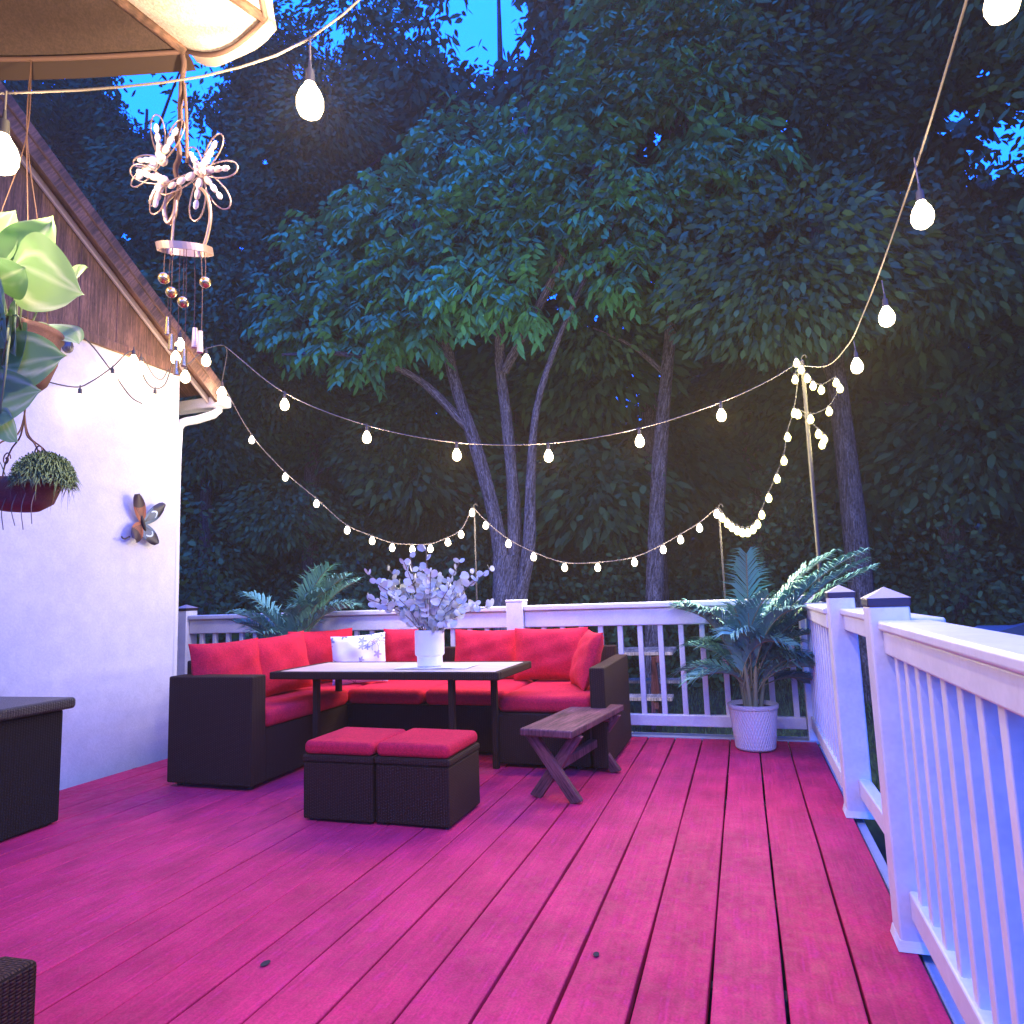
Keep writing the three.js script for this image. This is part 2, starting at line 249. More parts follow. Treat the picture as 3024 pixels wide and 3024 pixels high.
// ---------------------------------------------------------------- house
{
  const WX = -4.33, ZE = -4.42, o = thing('house', 'white walled house with brown board gable and sloping roof edge', 'house', [WX, 0, -0.4]);
  const zc = -0.4; // gable ridge
  part(o, 'wall', box(4.2, 3.55, 0 - (ZE - zc) * 2, -2.1, 3.55 / 2 + GY, 0), M.wall, 'white rendered wall');
  part(o, 'band_board', rbox(0.03, 0.07, 8.04, 0.004, 0.008, 3.065, 0), M.brown[2]);
  const hT = z => 3.02 + (4.23 - Math.abs(z)) * 0.70; // roof underside at |z| measured from the ridge (house origin)
  const q = rng(5);
  for (let k = 0; k < 26; k++) { // vertical gable boards
    const z0 = -4.0 + k * 0.31, z1 = z0 + 0.303; const a = hT(z0 < 0 ? z0 - 0.0 : z0) , b = hT(z1);
    const s = new THREE.Shape([new THREE.Vector2(z0, 3.10), new THREE.Vector2(z1, 3.10), new THREE.Vector2(z1, b - 0.02), ...(z0 < 0 && z1 > 0 ? [new THREE.Vector2(0, hT(0) - 0.02)] : []), new THREE.Vector2(z0, a - 0.02)]);
    const g = new THREE.ExtrudeGeometry(s, { depth: 0.022, bevelEnabled: true, bevelSize: 0.004, bevelThickness: 0.004, bevelSegments: 1 }); g.rotateY(-Math.PI / 2); g.translate(0.012, 0, 0); 
    part(o, 'gable_board', uvm(g), M.brown[k % 3]);
  }
  // core behind the boards, rake boards, roof slabs
  { const s = new THREE.Shape([new THREE.Vector2(-4.0, 3.06), new THREE.Vector2(4.0, 3.06), new THREE.Vector2(4.0, hT(4) - 0.03), new THREE.Vector2(0, hT(0) - 0.03), new THREE.Vector2(-4.0, hT(4) - 0.03)]); const g = new THREE.ExtrudeGeometry(s, { depth: 4.1, bevelEnabled: false }); g.rotateY(-Math.PI / 2); g.translate(-0.02, 0, 0); part(o, 'gable_core', uvm(g), M.brown[1]); }
  const sl = Math.atan(0.70);
  for (const s of [1, -1]) {
    const len = (4.35) / Math.cos(sl), mid = 4.35 / 2;
    const roof = part(o, 'roof', (() => { const g = rbox(4.42, 0.08, len, 0.01); return g; })(), M.brown[1]);
    roof.position.set(-2.1 + 0.045, hT(mid) + 0.045 / Math.cos(sl), s * mid); roof.rotation.x = s * sl;
    const rake = part(o, 'rake_board', rbox(0.035, 0.15, len, 0.006), M.brown[0]);
    rake.position.set(0.125, hT(mid) - 0.01, s * mid); rake.rotation.x = s * sl;
    const trim = part(o, 'rake_trim', rbox(0.022, 0.045, len - 0.02, 0.005), M.capTop); trim.position.set(0.036, hT(mid) - 0.06, s * mid * 0.99); trim.rotation.x = s * sl;
    const sof = part(o, 'soffit', rbox(0.085, 0.015, len - 0.06, 0.003), M.brown[2]); sof.position.set(0.066, hT(mid) - 0.03, s * mid); sof.rotation.x = s * sl;
  }
  // gutter and downspout at the far eave
  part(o, 'gutter', rbox(4.3, 0.10, 0.11, 0.02, -1.95, 2.88, -4.36), M.vinyl);
  part(o, 'downspout', tube([[0.10, 2.86, -4.36], [0.09, 2.80, -4.36], [0.0, 2.72, -4.25], [-0.05, 2.64, -4.09], [-0.06, 2.5, -4.08], [-0.06, 1.2, -4.08], [-0.06, 0.1, -4.08]], 0.036, 60, 8), M.vinyl);
}
// metal butterfly on the wall
{
  const o = thing('wall_butterfly', 'metal butterfly with one orange and one blue grey wing on the white wall', 'wall ornament', [-4.30, 1.76, -4.05]);
  o.rotation.set(0, Math.PI / 2, 0); // local x runs to the house corner (-z), local z away from the wall
  const cv = (w, base, tip) => { const c = document.createElement('canvas'); c.width = c.height = 128; const x = c.getContext('2d'); x.fillStyle = base; x.fillRect(0, 0, 128, 128); x.fillStyle = tip; x.beginPath(); x.ellipse(108, 64, 40, 90, 0, 0, 7); x.fill(); x.strokeStyle = tip; x.lineWidth = 4; for (let k = -3; k <= 3; k++) { x.beginPath(); x.moveTo(0, 64); x.quadraticCurveTo(50, 64 + k * 12, 128, 64 + k * 26); x.stroke(); } if (w) { x.strokeStyle = w; x.lineWidth = 9; x.beginPath(); x.arc(30, 64, 46, -0.9, 0.9); x.stroke(); } const t = new THREE.CanvasTexture(c); t.colorSpace = THREE.SRGBColorSpace; return t; };
  const mo = mat({ map: cv(null, '#8d4f3a', '#33202c'), roughness: 0.45, metalness: 0.2 }), mb = mat({ map: cv('#9fb0bd', '#475a70', '#241f30'), roughness: 0.45, metalness: 0.2 });
  const wing = (L, W, ang, m, curl) => { const n = 10, P = [], I = [], U = []; for (let i = 0; i <= n; i++) { const t = i / n, hw = W * Math.pow(Math.sin(Math.PI * Math.min(1, 0.06 + t * 0.80)), 0.8) * (t > 0.9 ? 0.8 : 1); for (let j = 0; j <= 6; j++) { const u = j / 3 - 1; P.push(t * L, u * hw + 0.02 * t * t, 0.012 + curl * t + 0.02 * (1 - u * u) * t); U.push(t, (u + 1) / 2); } } for (let i = 0; i < n; i++) for (let j = 0; j < 6; j++) { const a = i * 7 + j, b = a + 7; I.push(a, b, a + 1, b, b + 1, a + 1); } const g = new THREE.BufferGeometry(); g.setAttribute('position', new THREE.Float32BufferAttribute(P, 3)); g.setAttribute('uv', new THREE.Float32BufferAttribute(U, 2)); g.setIndex(I); g.computeVertexNormals(); g.rotateZ(ang); return part(o, 'wing', g, m); };
  wing(0.23, 0.056, 1.88, mo, 0.03); wing(0.17, 0.062, 3.95, mo, 0.03); wing(0.24, 0.052, 0.66, mb, 0.02); wing(0.19, 0.058, -1.0, mb, 0.02);
  const b = new THREE.SphereGeometry(0.016, 10, 8); b.scale(1, 4.4, 1); b.rotateZ(0.35); b.translate(0, 0, 0.018); part(o, 'body', b, M.iron);
  part(o, 'antenna', tube([[-0.02, 0.06, 0.02], [-0.03, 0.10, 0.03], [-0.015, 0.14, 0.035]], 0.003, 8, 5), M.iron);
  part(o, 'tail_curl', tube([[-0.12, -0.11, 0.02], [-0.17, -0.13, 0.02], [-0.19, -0.115, 0.02]], 0.006, 8, 5), M.iron);
}
console.log('house');
// ---------------------------------------------------------------- rattan furniture
function seatCushion(w, h, d, x, y, z, seed) { // crowned, rounded seat pad
  const g = new RoundedBoxGeometry(w, h, d, 5, h * 0.42), p = g.attributes.position, q = rng(seed), a = q() * 6;
  for (let i = 0; i < p.count; i++) { const u = p.getX(i) / (w / 2), v = p.getZ(i) / (d / 2); if (p.getY(i) > 0) p.setY(i, p.getY(i) + 0.014 * (1 - u * u) * (1 - v * v) + 0.003 * Math.sin(5 * u + a) * Math.cos(4 * v)); }
  g.computeVertexNormals(); g.translate(x, y + h / 2, z); return uvm(g);
}
{ // left section along the wall
  const o = thing('sofa_section', 'dark rattan sofa section nearest the house wall with a high end arm', 'sofa', [-3.21, 0, -4.2], 0, 'rattan corner sofa');
  part(o, 'arm', rbox(0.64, 0.655, 0.14, 0.012, 0, 0.025 + 0.3275, 0.555), M.rattan);
  part(o, 'base', rbox(0.515, 0.32, 0.96, 0.01, 0.055, 0.025 + 0.16, 0.0), M.rattan);
  part(o, 'back', rbox(0.11, 0.74, 1.08, 0.012, -0.262, 0.025 + 0.37, -0.06), M.rattan);
  for (const [x, z] of [[-0.27, 0.56], [0.27, 0.56], [-0.27, -0.42], [0.27, -0.42]]) part(o, 'foot', cyl(0.018, 0.018, 0.03, x, 0, z, 8), M.iron);
  part(o, 'seat_cushion', seatCushion(0.53, 0.11, 0.96, 0.065, 0.345, 0.0, 3), M.red);
}
{ // back section with corner
  const o = thing('sofa_section', 'long dark rattan sofa section along the back railing', 'sofa', [-2.28, 0, -5.08], 0, 'rattan corner sofa');
  part(o, 'base', rbox(2.58, 0.32, 0.72, 0.01, -0.01, 0.025 + 0.16, 0.02), M.rattan);
  part(o, 'back', rbox(2.62, 0.68, 0.10, 0.012, 0, 0.025 + 0.34, -0.395), M.rattan);
  part(o, 'arm', rbox(0.10, 0.62, 0.95, 0.012, 1.36, 0.025 + 0.31, 0.20), M.rattan);
  part(o, 'end_base', rbox(0.62, 0.32, 0.26, 0.01, 0.985, 0.025 + 0.16, 0.53), M.rattan);
  for (const [x, z] of [[-1.2, 0.33], [1.2, 0.6], [-1.2, -0.33], [1.2, -0.33]]) part(o, 'foot', cyl(0.018, 0.018, 0.03, x, 0, z, 8), M.iron);
  part(o, 'seat_cushion', seatCushion(0.64, 0.11, 0.74, -0.98, 0.345, 0.03, 4), M.red);
  part(o, 'seat_cushion', seatCushion(0.64, 0.11, 0.74, -0.325, 0.345, 0.03, 5), M.red);
  part(o, 'seat_cushion', seatCushion(0.64, 0.11, 0.74, 0.33, 0.345, 0.03, 6), M.red);
  part(o, 'seat_cushion', seatCushion(0.64, 0.11, 0.98, 0.985, 0.345, 0.15, 7), M.red);
}
function cushion(label, pos, rot, w, h, t, seed, m = M.red, name = 'back_cushion', cat = 'cushion', grp = 'red back cushions on the sofa') {
  const o = new THREE.Mesh(pillow(w, h, t, seed), m); o.name = numbered(name); o.rotation.order = 'YXZ'; o.position.set(...pos); o.rotation.set(...rot); o.castShadow = o.receiveShadow = true; o.userData = { label, category: cat }; if (grp) o.userData.group = grp; scene.add(o); return o;
}
cushion('red cushion just behind the high sofa arm, nearest the house wall', [-3.335, 0.455, -3.93], [-0.16, 1.50, 0], 0.62, 0.43, 0.16, 1);
cushion('red cushion second from the high arm, leaning on the first', [-3.28, 0.455, -4.43], [-0.20, 1.42, 0.05], 0.60, 0.44, 0.16, 2);
cushion('small tip of red cushion in the sofa corner below the far palm', [-3.33, 0.455, -5.02], [-0.15, 1.05, 0], 0.58, 0.44, 0.15, 3);
cushion('red cushion left of the white vase, against the back railing', [-2.72, 0.455, -5.36], [-0.16, 0, 0.0], 0.56, 0.42, 0.15, 4);
cushion('red cushion directly right of the white vase', [-2.05, 0.455, -5.36], [-0.18, 0.02, -0.02], 0.56, 0.40, 0.15, 5);
cushion('widest red cushion, right of the bare strip of sofa back', [-1.46, 0.455, -5.25], [-0.18, 0.0, 0], 0.60, 0.41, 0.17, 6);
cushion('red cushion tipped sideways against the right sofa arm', [-1.17, 0.455, -4.90], [-0.38, -1.15, 0], 0.46, 0.42, 0.13, 7);
{ // white floral pillow
  const c = document.createElement('canvas'); c.width = c.height = 256; const x = c.getContext('2d'), q = rng(12); x.fillStyle = '#f1f0ee'; x.fillRect(0, 0, 256, 256);
  for (let k = 0; k < 26; k++) { const px = q() * 256, py = q() * 256, s = 8 + q() * 12; x.save(); x.translate(px, py); x.rotate(q() * 6); x.fillStyle = ['#8f97ad', '#a9aec4', '#6f7c9a', '#b9a6b4'][k % 4]; for (let p = 0; p < 5; p++) { x.rotate(1.2566); x.beginPath(); x.ellipse(s * 0.6, 0, s * 0.55, s * 0.28, 0, 0, 7); x.fill(); } x.strokeStyle = '#7a8596'; x.lineWidth = 2; x.beginPath(); x.moveTo(0, 0); x.quadraticCurveTo(s, s * 2, s * 2.4, s * 2.2); x.stroke(); x.restore(); }
  const t = new THREE.CanvasTexture(c); t.colorSpace = THREE.SRGBColorSpace; t.wrapS = t.wrapT = THREE.RepeatWrapping; t.repeat.set(2.2, 2.2);
  cushion('white pillow with grey blue flower print in the sofa corner', [-2.97, 0.455, -4.98], [-0.2, 0.5, 0.05], 0.44, 0.40, 0.13, 8, mat({ map: t, color: rgb(0.85, 0.85, 0.85), roughness: 0.9 }), 'floral_pillow', 'pillow', null);
}
// ottomans
function ottoman(label, x, z, turn, seed) {
  const o = thing('ottoman', label, 'ottoman', [x, 0, z], turn, 'rattan ottomans with red pads');
  part(o, 'body', rbox(0.405, 0.285, 0.415, 0.01, 0, 0.01 + 0.1425, 0), M.rattan);
  part(o, 'rim', rbox(0.415, 0.035, 0.425, 0.012, 0, 0.313, 0, 3), M.rattan);
  for (const [a, b] of [[1, 1], [1, -1], [-1, 1], [-1, -1]]) part(o, 'foot', cyl(0.015, 0.015, 0.012, a * 0.17, 0, b * 0.17, 8), M.iron);
  part(o, 'pad', seatCushion(0.405, 0.068, 0.415, 0, 0.330, 0, seed), M.red);
}
ottoman('left one of the two rattan ottomans in front of the table', -2.047, -3.398, 0.01, 31);
ottoman('right one of the two rattan ottomans in front of the table', -1.628, -3.412, 0.0, 32);
{ // armchair at the lower left edge, facing the table
  const o = thing('rattan_armchair', 'rattan armchair arm and red seat cut off by the lower left picture corner', 'armchair', [-1.735, 0, -0.83], 0.05);
  for (const x of [-0.25, 0.25]) part(o, 'arm', rbox(0.10, 0.39, 0.60, 0.014, x, 0.205, 0), M.rattan);
  part(o, 'base', rbox(0.39, 0.27, 0.58, 0.01, 0, 0.145, 0.0), M.rattan);
  part(o, 'back', rbox(0.60, 0.68, 0.09, 0.014, 0, 0.35, 0.352), M.rattan);
  for (const [a, b] of [[1, 1], [1, -1], [-1, 1], [-1, -1]]) part(o, 'foot', cyl(0.015, 0.015, 0.014, a * 0.24, 0, b * 0.25, 8), M.iron);
  part(o, 'seat_cushion', seatCushion(0.385, 0.165, 0.58, 0, 0.283, -0.01, 33), M.red);
}
// dining table
{
  const o = thing('dining_table', 'low rattan dining table with a pale slatted top inside the sofa corner', 'table', [-2.27, 0, -4.36]);
  const W = 1.66, D = 0.70, y = 0.66;
  for (let k = 0; k < 6; k++) part(o, 'top_slat', rbox(W - 0.08, 0.018, (D - 0.08) / 6 - 0.004, 0.004, 0, y - 0.012, -D / 2 + 0.04 + (D - 0.08) / 6 * (k + 0.5)), M.tabletop);
  part(o, 'top_frame', rbox(W, 0.05, 0.045, 0.01, 0, y - 0.025, D / 2 - 0.0225), M.rattan); part(o, 'top_frame', rbox(W, 0.05, 0.045, 0.01, 0, y - 0.025, -D / 2 + 0.0225), M.rattan);
  part(o, 'top_frame', rbox(0.045, 0.05, D - 0.09, 0.01, W / 2 - 0.0225, y - 0.025, 0), M.rattan); part(o, 'top_frame', rbox(0.045, 0.05, D - 0.09, 0.01, -W / 2 + 0.0225, y - 0.025, 0), M.rattan);
  part(o, 'under_panel', box(W - 0.1, 0.012, D - 0.1, 0, y - 0.034, 0), M.rattan);
  for (const [a, b] of [[0.47, 0.235], [0.66, -0.03], [-0.53, 0.235], [-0.66, -0.24]]) part(o, 'leg', rbox(0.04, y - 0.045, 0.04, 0.006, a, (y - 0.045) / 2, b), M.rattan);
  
}
// napkins / paper on the table
{ const g = new THREE.PlaneGeometry(0.52, 0.26, 8, 4); g.rotateX(-Math.PI / 2); const p = g.attributes.position; for (let i = 0; i < p.count; i++) p.setY(i, 0.001 + 0.0015 * Math.sin(i * 1.7)); const o = new THREE.Mesh(g, mat({ color: rgb(0.72, 0.71, 0.68), roughness: 0.8 })); o.name = 'place_mat'; o.position.set(-2.0, 0.6615, -4.33); o.rotation.y = 0.06; o.castShadow = o.receiveShadow = true; o.userData = { label: 'pale cloth mat under the white vase on the table', category: 'mat' }; scene.add(o); }
// vase with eucalyptus
{
  const o = thing('vase', 'white two step ceramic vase full of pale round eucalyptus leaves on the table', 'vase', [-2.05, 0.665, -4.34]);
  const prof = [[0.0, 0.0], [0.082, 0.0], [0.086, 0.008], [0.086, 0.062], [0.09, 0.07], [0.098, 0.076], [0.1, 0.085], [0.1, 0.236], [0.097, 0.242], [0.092, 0.242], [0.09, 0.235], [0.09, 0.19]];
  part(o, 'vase_body', new THREE.LatheGeometry(prof.map(p => new THREE.Vector2(...p)), 40), M.ceramic);
  part(o, 'soil', cyl(0.088, 0.088, 0.01, 0, 0.212, 0, 24), M.soil);
  const q = rng(44), lm = [[0.66, 0.67, 0.60], [0.55, 0.57, 0.50], [0.40, 0.43, 0.37]].map(c => mat({ color: rgb(...c), roughness: 0.75 })), sm = mat({ color: rgb(0.16, 0.12, 0.09) });
  for (let k = 0; k < 40; k++) {
    const a = q() * 6.283, reach = k < 8 ? 0.08 : 0.10 + q() * 0.32, up = (k > 30 ? 0.02 : 0.12) + q() * 0.44 * (1.1 - reach), bx = Math.cos(a), bz = Math.sin(a) * 0.8;
    const pts = [V(bx * 0.04, 0.21, bz * 0.04), V(bx * (0.06 + reach * 0.35), 0.25 + up * 0.5, bz * (0.06 + reach * 0.35)), V(bx * (0.05 + reach), 0.24 + up, bz * (0.05 + reach))];
    const st = part(o, 'stem', tube(pts, 0.0028, 10, 5), sm), c = new THREE.CatmullRomCurve3(pts), L = [];
    const n = 7 + Math.floor(q() * 5);
    for (let i = 0; i < n; i++) { const t = Math.min(1, 0.2 + 0.8 * i / (n - 1)), p = c.getPointAt(t); for (const s of [-1, 1]) { if (q() < 0.12) continue; const r = (0.024 + q() * 0.013) * (1.05 - 0.25 * t); const g = new THREE.CircleGeometry(r, 9); g.scale(0.85, 1.1, 1); const pp = g.attributes.position; for (let j = 0; j < pp.count; j++) pp.setZ(j, 6 * pp.getX(j) * pp.getX(j)); g.translate(0, r * 1.1, 0); g.rotateX((q() - 0.5) * 1.8); g.rotateZ(s * (0.7 + q() * 0.7)); g.rotateY(q() * 6.28); g.translate(p.x, p.y, p.z); L.push(g); } }
    const lg = merge(L); lg.computeVertexNormals(); part(st, 'leaves', lg, lm[k % 3]);
  }
}
// wooden trestle bench
{
  const o = thing('wooden_bench', 'small reddish brown wooden bench with crossed legs', 'bench', [-1.0, 0, -4.13], -0.14);
  part(o, 'seat', rbox(0.31, 0.04, 0.92, 0.010, 0, 0.375, 0, 3), M.bench);
  for (const z of [-0.34, 0.34]) { for (const s of [1, -1]) { const g = rbox(0.075, 0.45, 0.04, 0.005, 0, 0, 0); g.rotateZ(s * 0.62); g.translate(0, 0.178, z + s * 0.021); const p = g.attributes.position; for (let i = 0; i < p.count; i++) p.setY(i, Math.min(0.355, Math.max(0.0, p.getY(i)))); g.computeVertexNormals(); part(o, 'leg', g, M.bench); } part(o, 'cleat', rbox(0.26, 0.035, 0.05, 0.005, 0, 0.3375, z + (z > 0 ? -0.07 : 0.07)), M.bench); }
  part(o, 'stretcher', rbox(0.05, 0.05, 0.60, 0.005, 0, 0.178, 0), M.bench);
}
// storage chest on the left
{
  const o = thing('storage_chest', 'black resin wicker storage chest with a flat lid by the house wall', 'chest', [-3.86, 0, -2.22], 0.05);
  part(o, 'body', rbox(0.70, 0.58, 1.26, 0.012, 0, 0.30, 0), M.resin);
  part(o, 'lid', rbox(0.77, 0.06, 1.34, 0.02, 0.01, 0.622, 0, 4), mat({ color: rgb(0.055, 0.05, 0.048), map: M.rattanMap, bumpMap: M.rattanBump, bumpScale: 0.003, roughness: 0.3 }));
  for (const [a, b] of [[1, 1], [1, -1], [-1, 1], [-1, -1]]) part(o, 'foot', box(0.05, 0.012, 0.05, a * 0.3, 0.006, b * 0.56), M.iron);
}
console.log('furniture');
// ---------------------------------------------------------------- potted palms
const palmMats = [[0.11, 0.31, 0.23], [0.14, 0.36, 0.26], [0.10, 0.26, 0.20]].map(c => mat({ color: rgb(...c), roughness: 0.5 }));
const palmStem = mat({ color: rgb(0.20, 0.20, 0.10), roughness: 0.7 });
function frond(o, base, az, L, lift, droop, seed, m, leafL = 0.26) {
  const q = rng(seed), dx = Math.cos(az), dz = Math.sin(az), pts = [];
  for (let i = 0; i <= 6; i++) { const t = i / 6, r = L * (t * Math.cos(lift) + 0.25 * droop * t * t), y = L * (t * Math.sin(lift) - droop * t * t * 0.75); pts.push(V(base[0] + dx * r, base[1] + y, base[2] + dz * r)); }
  const c = new THREE.CatmullRomCurve3(pts), f = part(o, 'frond', tube(pts, 0.0045, 16, 5), palmStem);
  const P = [], I = [], n = Math.floor(34 * L / 0.8) + 12;
  for (let i = 0; i < n; i++) {
    const t = Math.min(1, 0.22 + 0.78 * i / (n - 1)), p = c.getPointAt(t), T = c.getTangentAt(t), side = V(0, 1, 0).cross(T).normalize(), up = T.clone().cross(side);
    for (const s of [-1, 1]) {
      const len = leafL * Math.pow(Math.sin(Math.PI * (0.12 + 0.80 * (t - 0.22) / 0.78)), 0.6) * (0.85 + 0.3 * q()), a = 0.55 + 0.2 * q();
      const dir = T.clone().multiplyScalar(Math.cos(a)).addScaledVector(side, s * Math.sin(a)).addScaledVector(up, 0.25 + 0.15 * q()).normalize();
      const w = 0.0055 + 0.0025 * q(), wd = T.clone().addScaledVector(dir, -T.dot(dir)).normalize();
      const k = P.length / 3, mid = p.clone().addScaledVector(dir, len * 0.5).add(V(0, -0.05 * len, 0)), end = p.clone().addScaledVector(dir, len).add(V(0, -len * (0.30 + 0.25 * q()), 0));
      for (const [b, ww] of [[p, 0.4], [mid, 1]]) { const u = b.clone().addScaledVector(wd, w * ww), v = b.clone().addScaledVector(wd, -w * ww); P.push(u.x, u.y, u.z, v.x, v.y, v.z); }
      P.push(end.x, end.y, end.z); I.push(k, k + 1, k + 2, k + 2, k + 1, k + 3, k + 2, k + 3, k + 4);
    }
  }
  const g = new THREE.BufferGeometry(); g.setAttribute('position', new THREE.Float32BufferAttribute(P, 3)); g.setIndex(I); g.computeVertexNormals(); g.setAttribute('uv', new THREE.Float32BufferAttribute(new Float32Array(P.length / 3 * 2), 2));
  part(f, 'leaflets', g, m);
}
{
  const o = thing('potted_palm', 'tall arching palm in a pale ribbed pot at the railing corner', 'potted palm', [0.01, 0, -5.23]);
  const S = 128, rib = tex(S, S, (x, y) => 0.5 + 0.5 * Math.sin(x / S * 2 * Math.PI * 8) * Math.sin(y / S * 2 * Math.PI * 8), [6, 3], false);
  const prof = [[0, 0.004], [0.125, 0.004], [0.135, 0.02], [0.150, 0.16], [0.162, 0.28], [0.170, 0.285], [0.172, 0.31], [0.166, 0.315], [0.158, 0.31], [0.152, 0.27]];
  part(o, 'pot', new THREE.LatheGeometry(prof.map(p => new THREE.Vector2(...p)), 48), mat({ color: rgb(0.60, 0.56, 0.55), bumpMap: rib, bumpScale: 0.006, roughness: 0.75 }));
  part(o, 'soil', cyl(0.150, 0.150, 0.01, 0, 0.275, 0, 24), M.soil);
  const q = rng(71);
  for (let k = 0; k < 6; k++) { const a = q() * 6.28, r = 0.02 + q() * 0.05; part(o, 'stem', taper([[Math.cos(a) * r, 0.27, Math.sin(a) * r], [Math.cos(a) * r * 1.5, 0.42, Math.sin(a) * r * 1.5], [Math.cos(a) * r * 2.2, 0.58, Math.sin(a) * r * 2.2]], [0.018, 0.014, 0.008], 10, 7), palmStem); }
  const fr = [[1.5, 1.15, 1.35, 0.28], [2.5, 0.85, 1.30, 0.62], [0.2, 0.95, 1.22, 0.60], [0.9, 0.95, 1.32, 0.45], [-0.4, 0.85, 1.22, 0.55], [-1.1, 0.7, 1.25, 0.55], [-2.2, 0.62, 1.15, 0.60], [3.3, 0.62, 1.1, 0.62], [1.9, 0.85, 1.38, 0.40], [-1.7, 0.55, 1.05, 0.8], [0.3, 0.6, 0.9, 0.8], [-0.7, 0.55, 0.85, 0.9], [2.9, 0.5, 0.95, 0.85], [-2.8, 0.5, 0.9, 0.8], [-0.1, 0.5, 0.6, 0.75], [1.2, 0.7, 1.45, 0.3], [-1.2, 0.42, 0.7, 0.8], [2.3, 0.7, 1.42, 0.3], [-0.3, 0.75, 1.35, 0.42], [0.1, 1.45, 1.12, 0.42], [-0.2, 1.35, 1.18, 0.42], [0.35, 1.4, 1.10, 0.42], [-0.05, 1.3, 1.02, 0.38], [3.0, 1.05, 1.2, 0.55], [3.5, 0.95, 1.15, 0.55], [0.15, 1.15, 1.25, 0.4], [2.7, 1.1, 1.3, 0.5]];
  fr.forEach((f, i) => frond(o, [(q() - 0.5) * 0.16, 0.36 + q() * 0.18, (q() - 0.5) * 0.14], f[0], f[1] * 1.0, f[2], f[3], 300 + i, palmMats[i % 3], 0.27));
  for (let i = 0; i < 14; i++) frond(o, [(q() - 0.5) * 0.18, 0.34 + q() * 0.25, (q() - 0.5) * 0.16], q() * 6.28, 0.5 + 0.5 * q(), 0.85 + 0.5 * q(), 0.45 + 0.4 * q(), 340 + i, palmMats[i % 3], 0.24);
}
{
  const o = thing('potted_palm', 'feathery palm drooping over the sofa corner beside the house', 'potted palm', [-3.78, 0, -5.17]);
  const prof = [[0, 0.004], [0.13, 0.004], [0.16, 0.28], [0.17, 0.30], [0.16, 0.30], [0.15, 0.26]];
  part(o, 'pot', new THREE.LatheGeometry(prof.map(p => new THREE.Vector2(...p)), 32), M.ceramic); part(o, 'soil', cyl(0.148, 0.148, 0.01, 0, 0.265, 0, 20), M.soil);
  const q = rng(72);
  for (let k = 0; k < 4; k++) { const a = q() * 6.28, r = 0.04; part(o, 'stem', taper([[Math.cos(a) * r, 0.26, Math.sin(a) * r], [Math.cos(a) * r * 1.5, 0.45, Math.sin(a) * r * 1.5], [Math.cos(a) * r * 2, 0.62, Math.sin(a) * r * 2]], [0.016, 0.012, 0.007], 10, 7), palmStem); }
  const fr = [[0.1, 0.95, 1.25, 0.62], [-0.2, 0.9, 1.15, 0.55], [0.35, 0.85, 1.3, 0.62], [3.0, 0.75, 1.05, 0.6], [2.6, 0.65, 1.1, 0.6], [-2.7, 0.75, 1.0, 0.65], [-1.6, 0.6, 1.1, 0.7], [1.6, 0.5, 1.2, 0.6], [-0.8, 0.7, 1.1, 0.65], [0.7, 0.7, 1.2, 0.6], [3.6, 0.6, 1.1, 0.7], [-0.05, 0.8, 0.95, 0.6], [2.2, 0.5, 1.2, 0.5], [0.2, 1.0, 1.28, 0.55], [0.0, 1.02, 1.22, 0.6], [-0.35, 0.95, 1.28, 0.6], [2.9, 0.85, 1.25, 0.6], [3.3, 0.7, 1.15, 0.6]];
  fr.forEach((f, i) => frond(o, [(q() - 0.5) * 0.12, 0.48 + q() * 0.2, (q() - 0.5) * 0.12], f[0], f[1] * 1.22, f[2] * 1.04, f[3] * 0.85, 400 + i, palmMats[i % 3], 0.34));
}
console.log('palms');
// ---------------------------------------------------------------- string lights
const bulbGeo = new THREE.LatheGeometry([[0, -0.046], [0.012, -0.044], [0.024, -0.034], [0.030, -0.016], [0.030, 0.0], [0.024, 0.020], [0.015, 0.036], [0.012, 0.044]].map(p => new THREE.Vector2(p[0] * 1.2, p[1] * 1.1)), 16);
const sockGeo = merge([cyl(0.014, 0.012, 0.045, 0, 0.042, 0, 10), cyl(0.006, 0.004, 0.03, 0, 0.085, 0, 6)]);
const miniGeo = new THREE.LatheGeometry([[0, -0.026], [0.010, -0.023], [0.017, -0.010], [0.017, 0.002], [0.010, 0.018], [0.007, 0.024]].map(p => new THREE.Vector2(p[0] * 1.45, p[1] * 1.35)), 10);
const miniSock = cyl(0.009, 0.007, 0.022, 0, 0.028, 0, 8);
let lamps = 0;
function bulb(o, p, power, mini = false, lit = true, tint = null) {
  const b = part(o, 'bulb', mini ? miniGeo : bulbGeo, lit ? (mini ? (tint === YEL ? M.bulbYellow : M.bulbSmall) : M.bulb) : M.bulbOff); b.position.set(...p);
  const s = part(b, 'socket', mini ? miniSock : sockGeo, M.cable);
  if (lit && power > 0) { const l = new THREE.PointLight(tint || (mini ? LAMPW : LAMP), power, 0, 2); l.position.set(0, mini ? -0.005 : -0.01, 0); l.castShadow = true; l.shadow.radius = 1; l.name = 'bulb_light'; b.add(l); lamps++; }
}
const strandG = 'outdoor string lights';
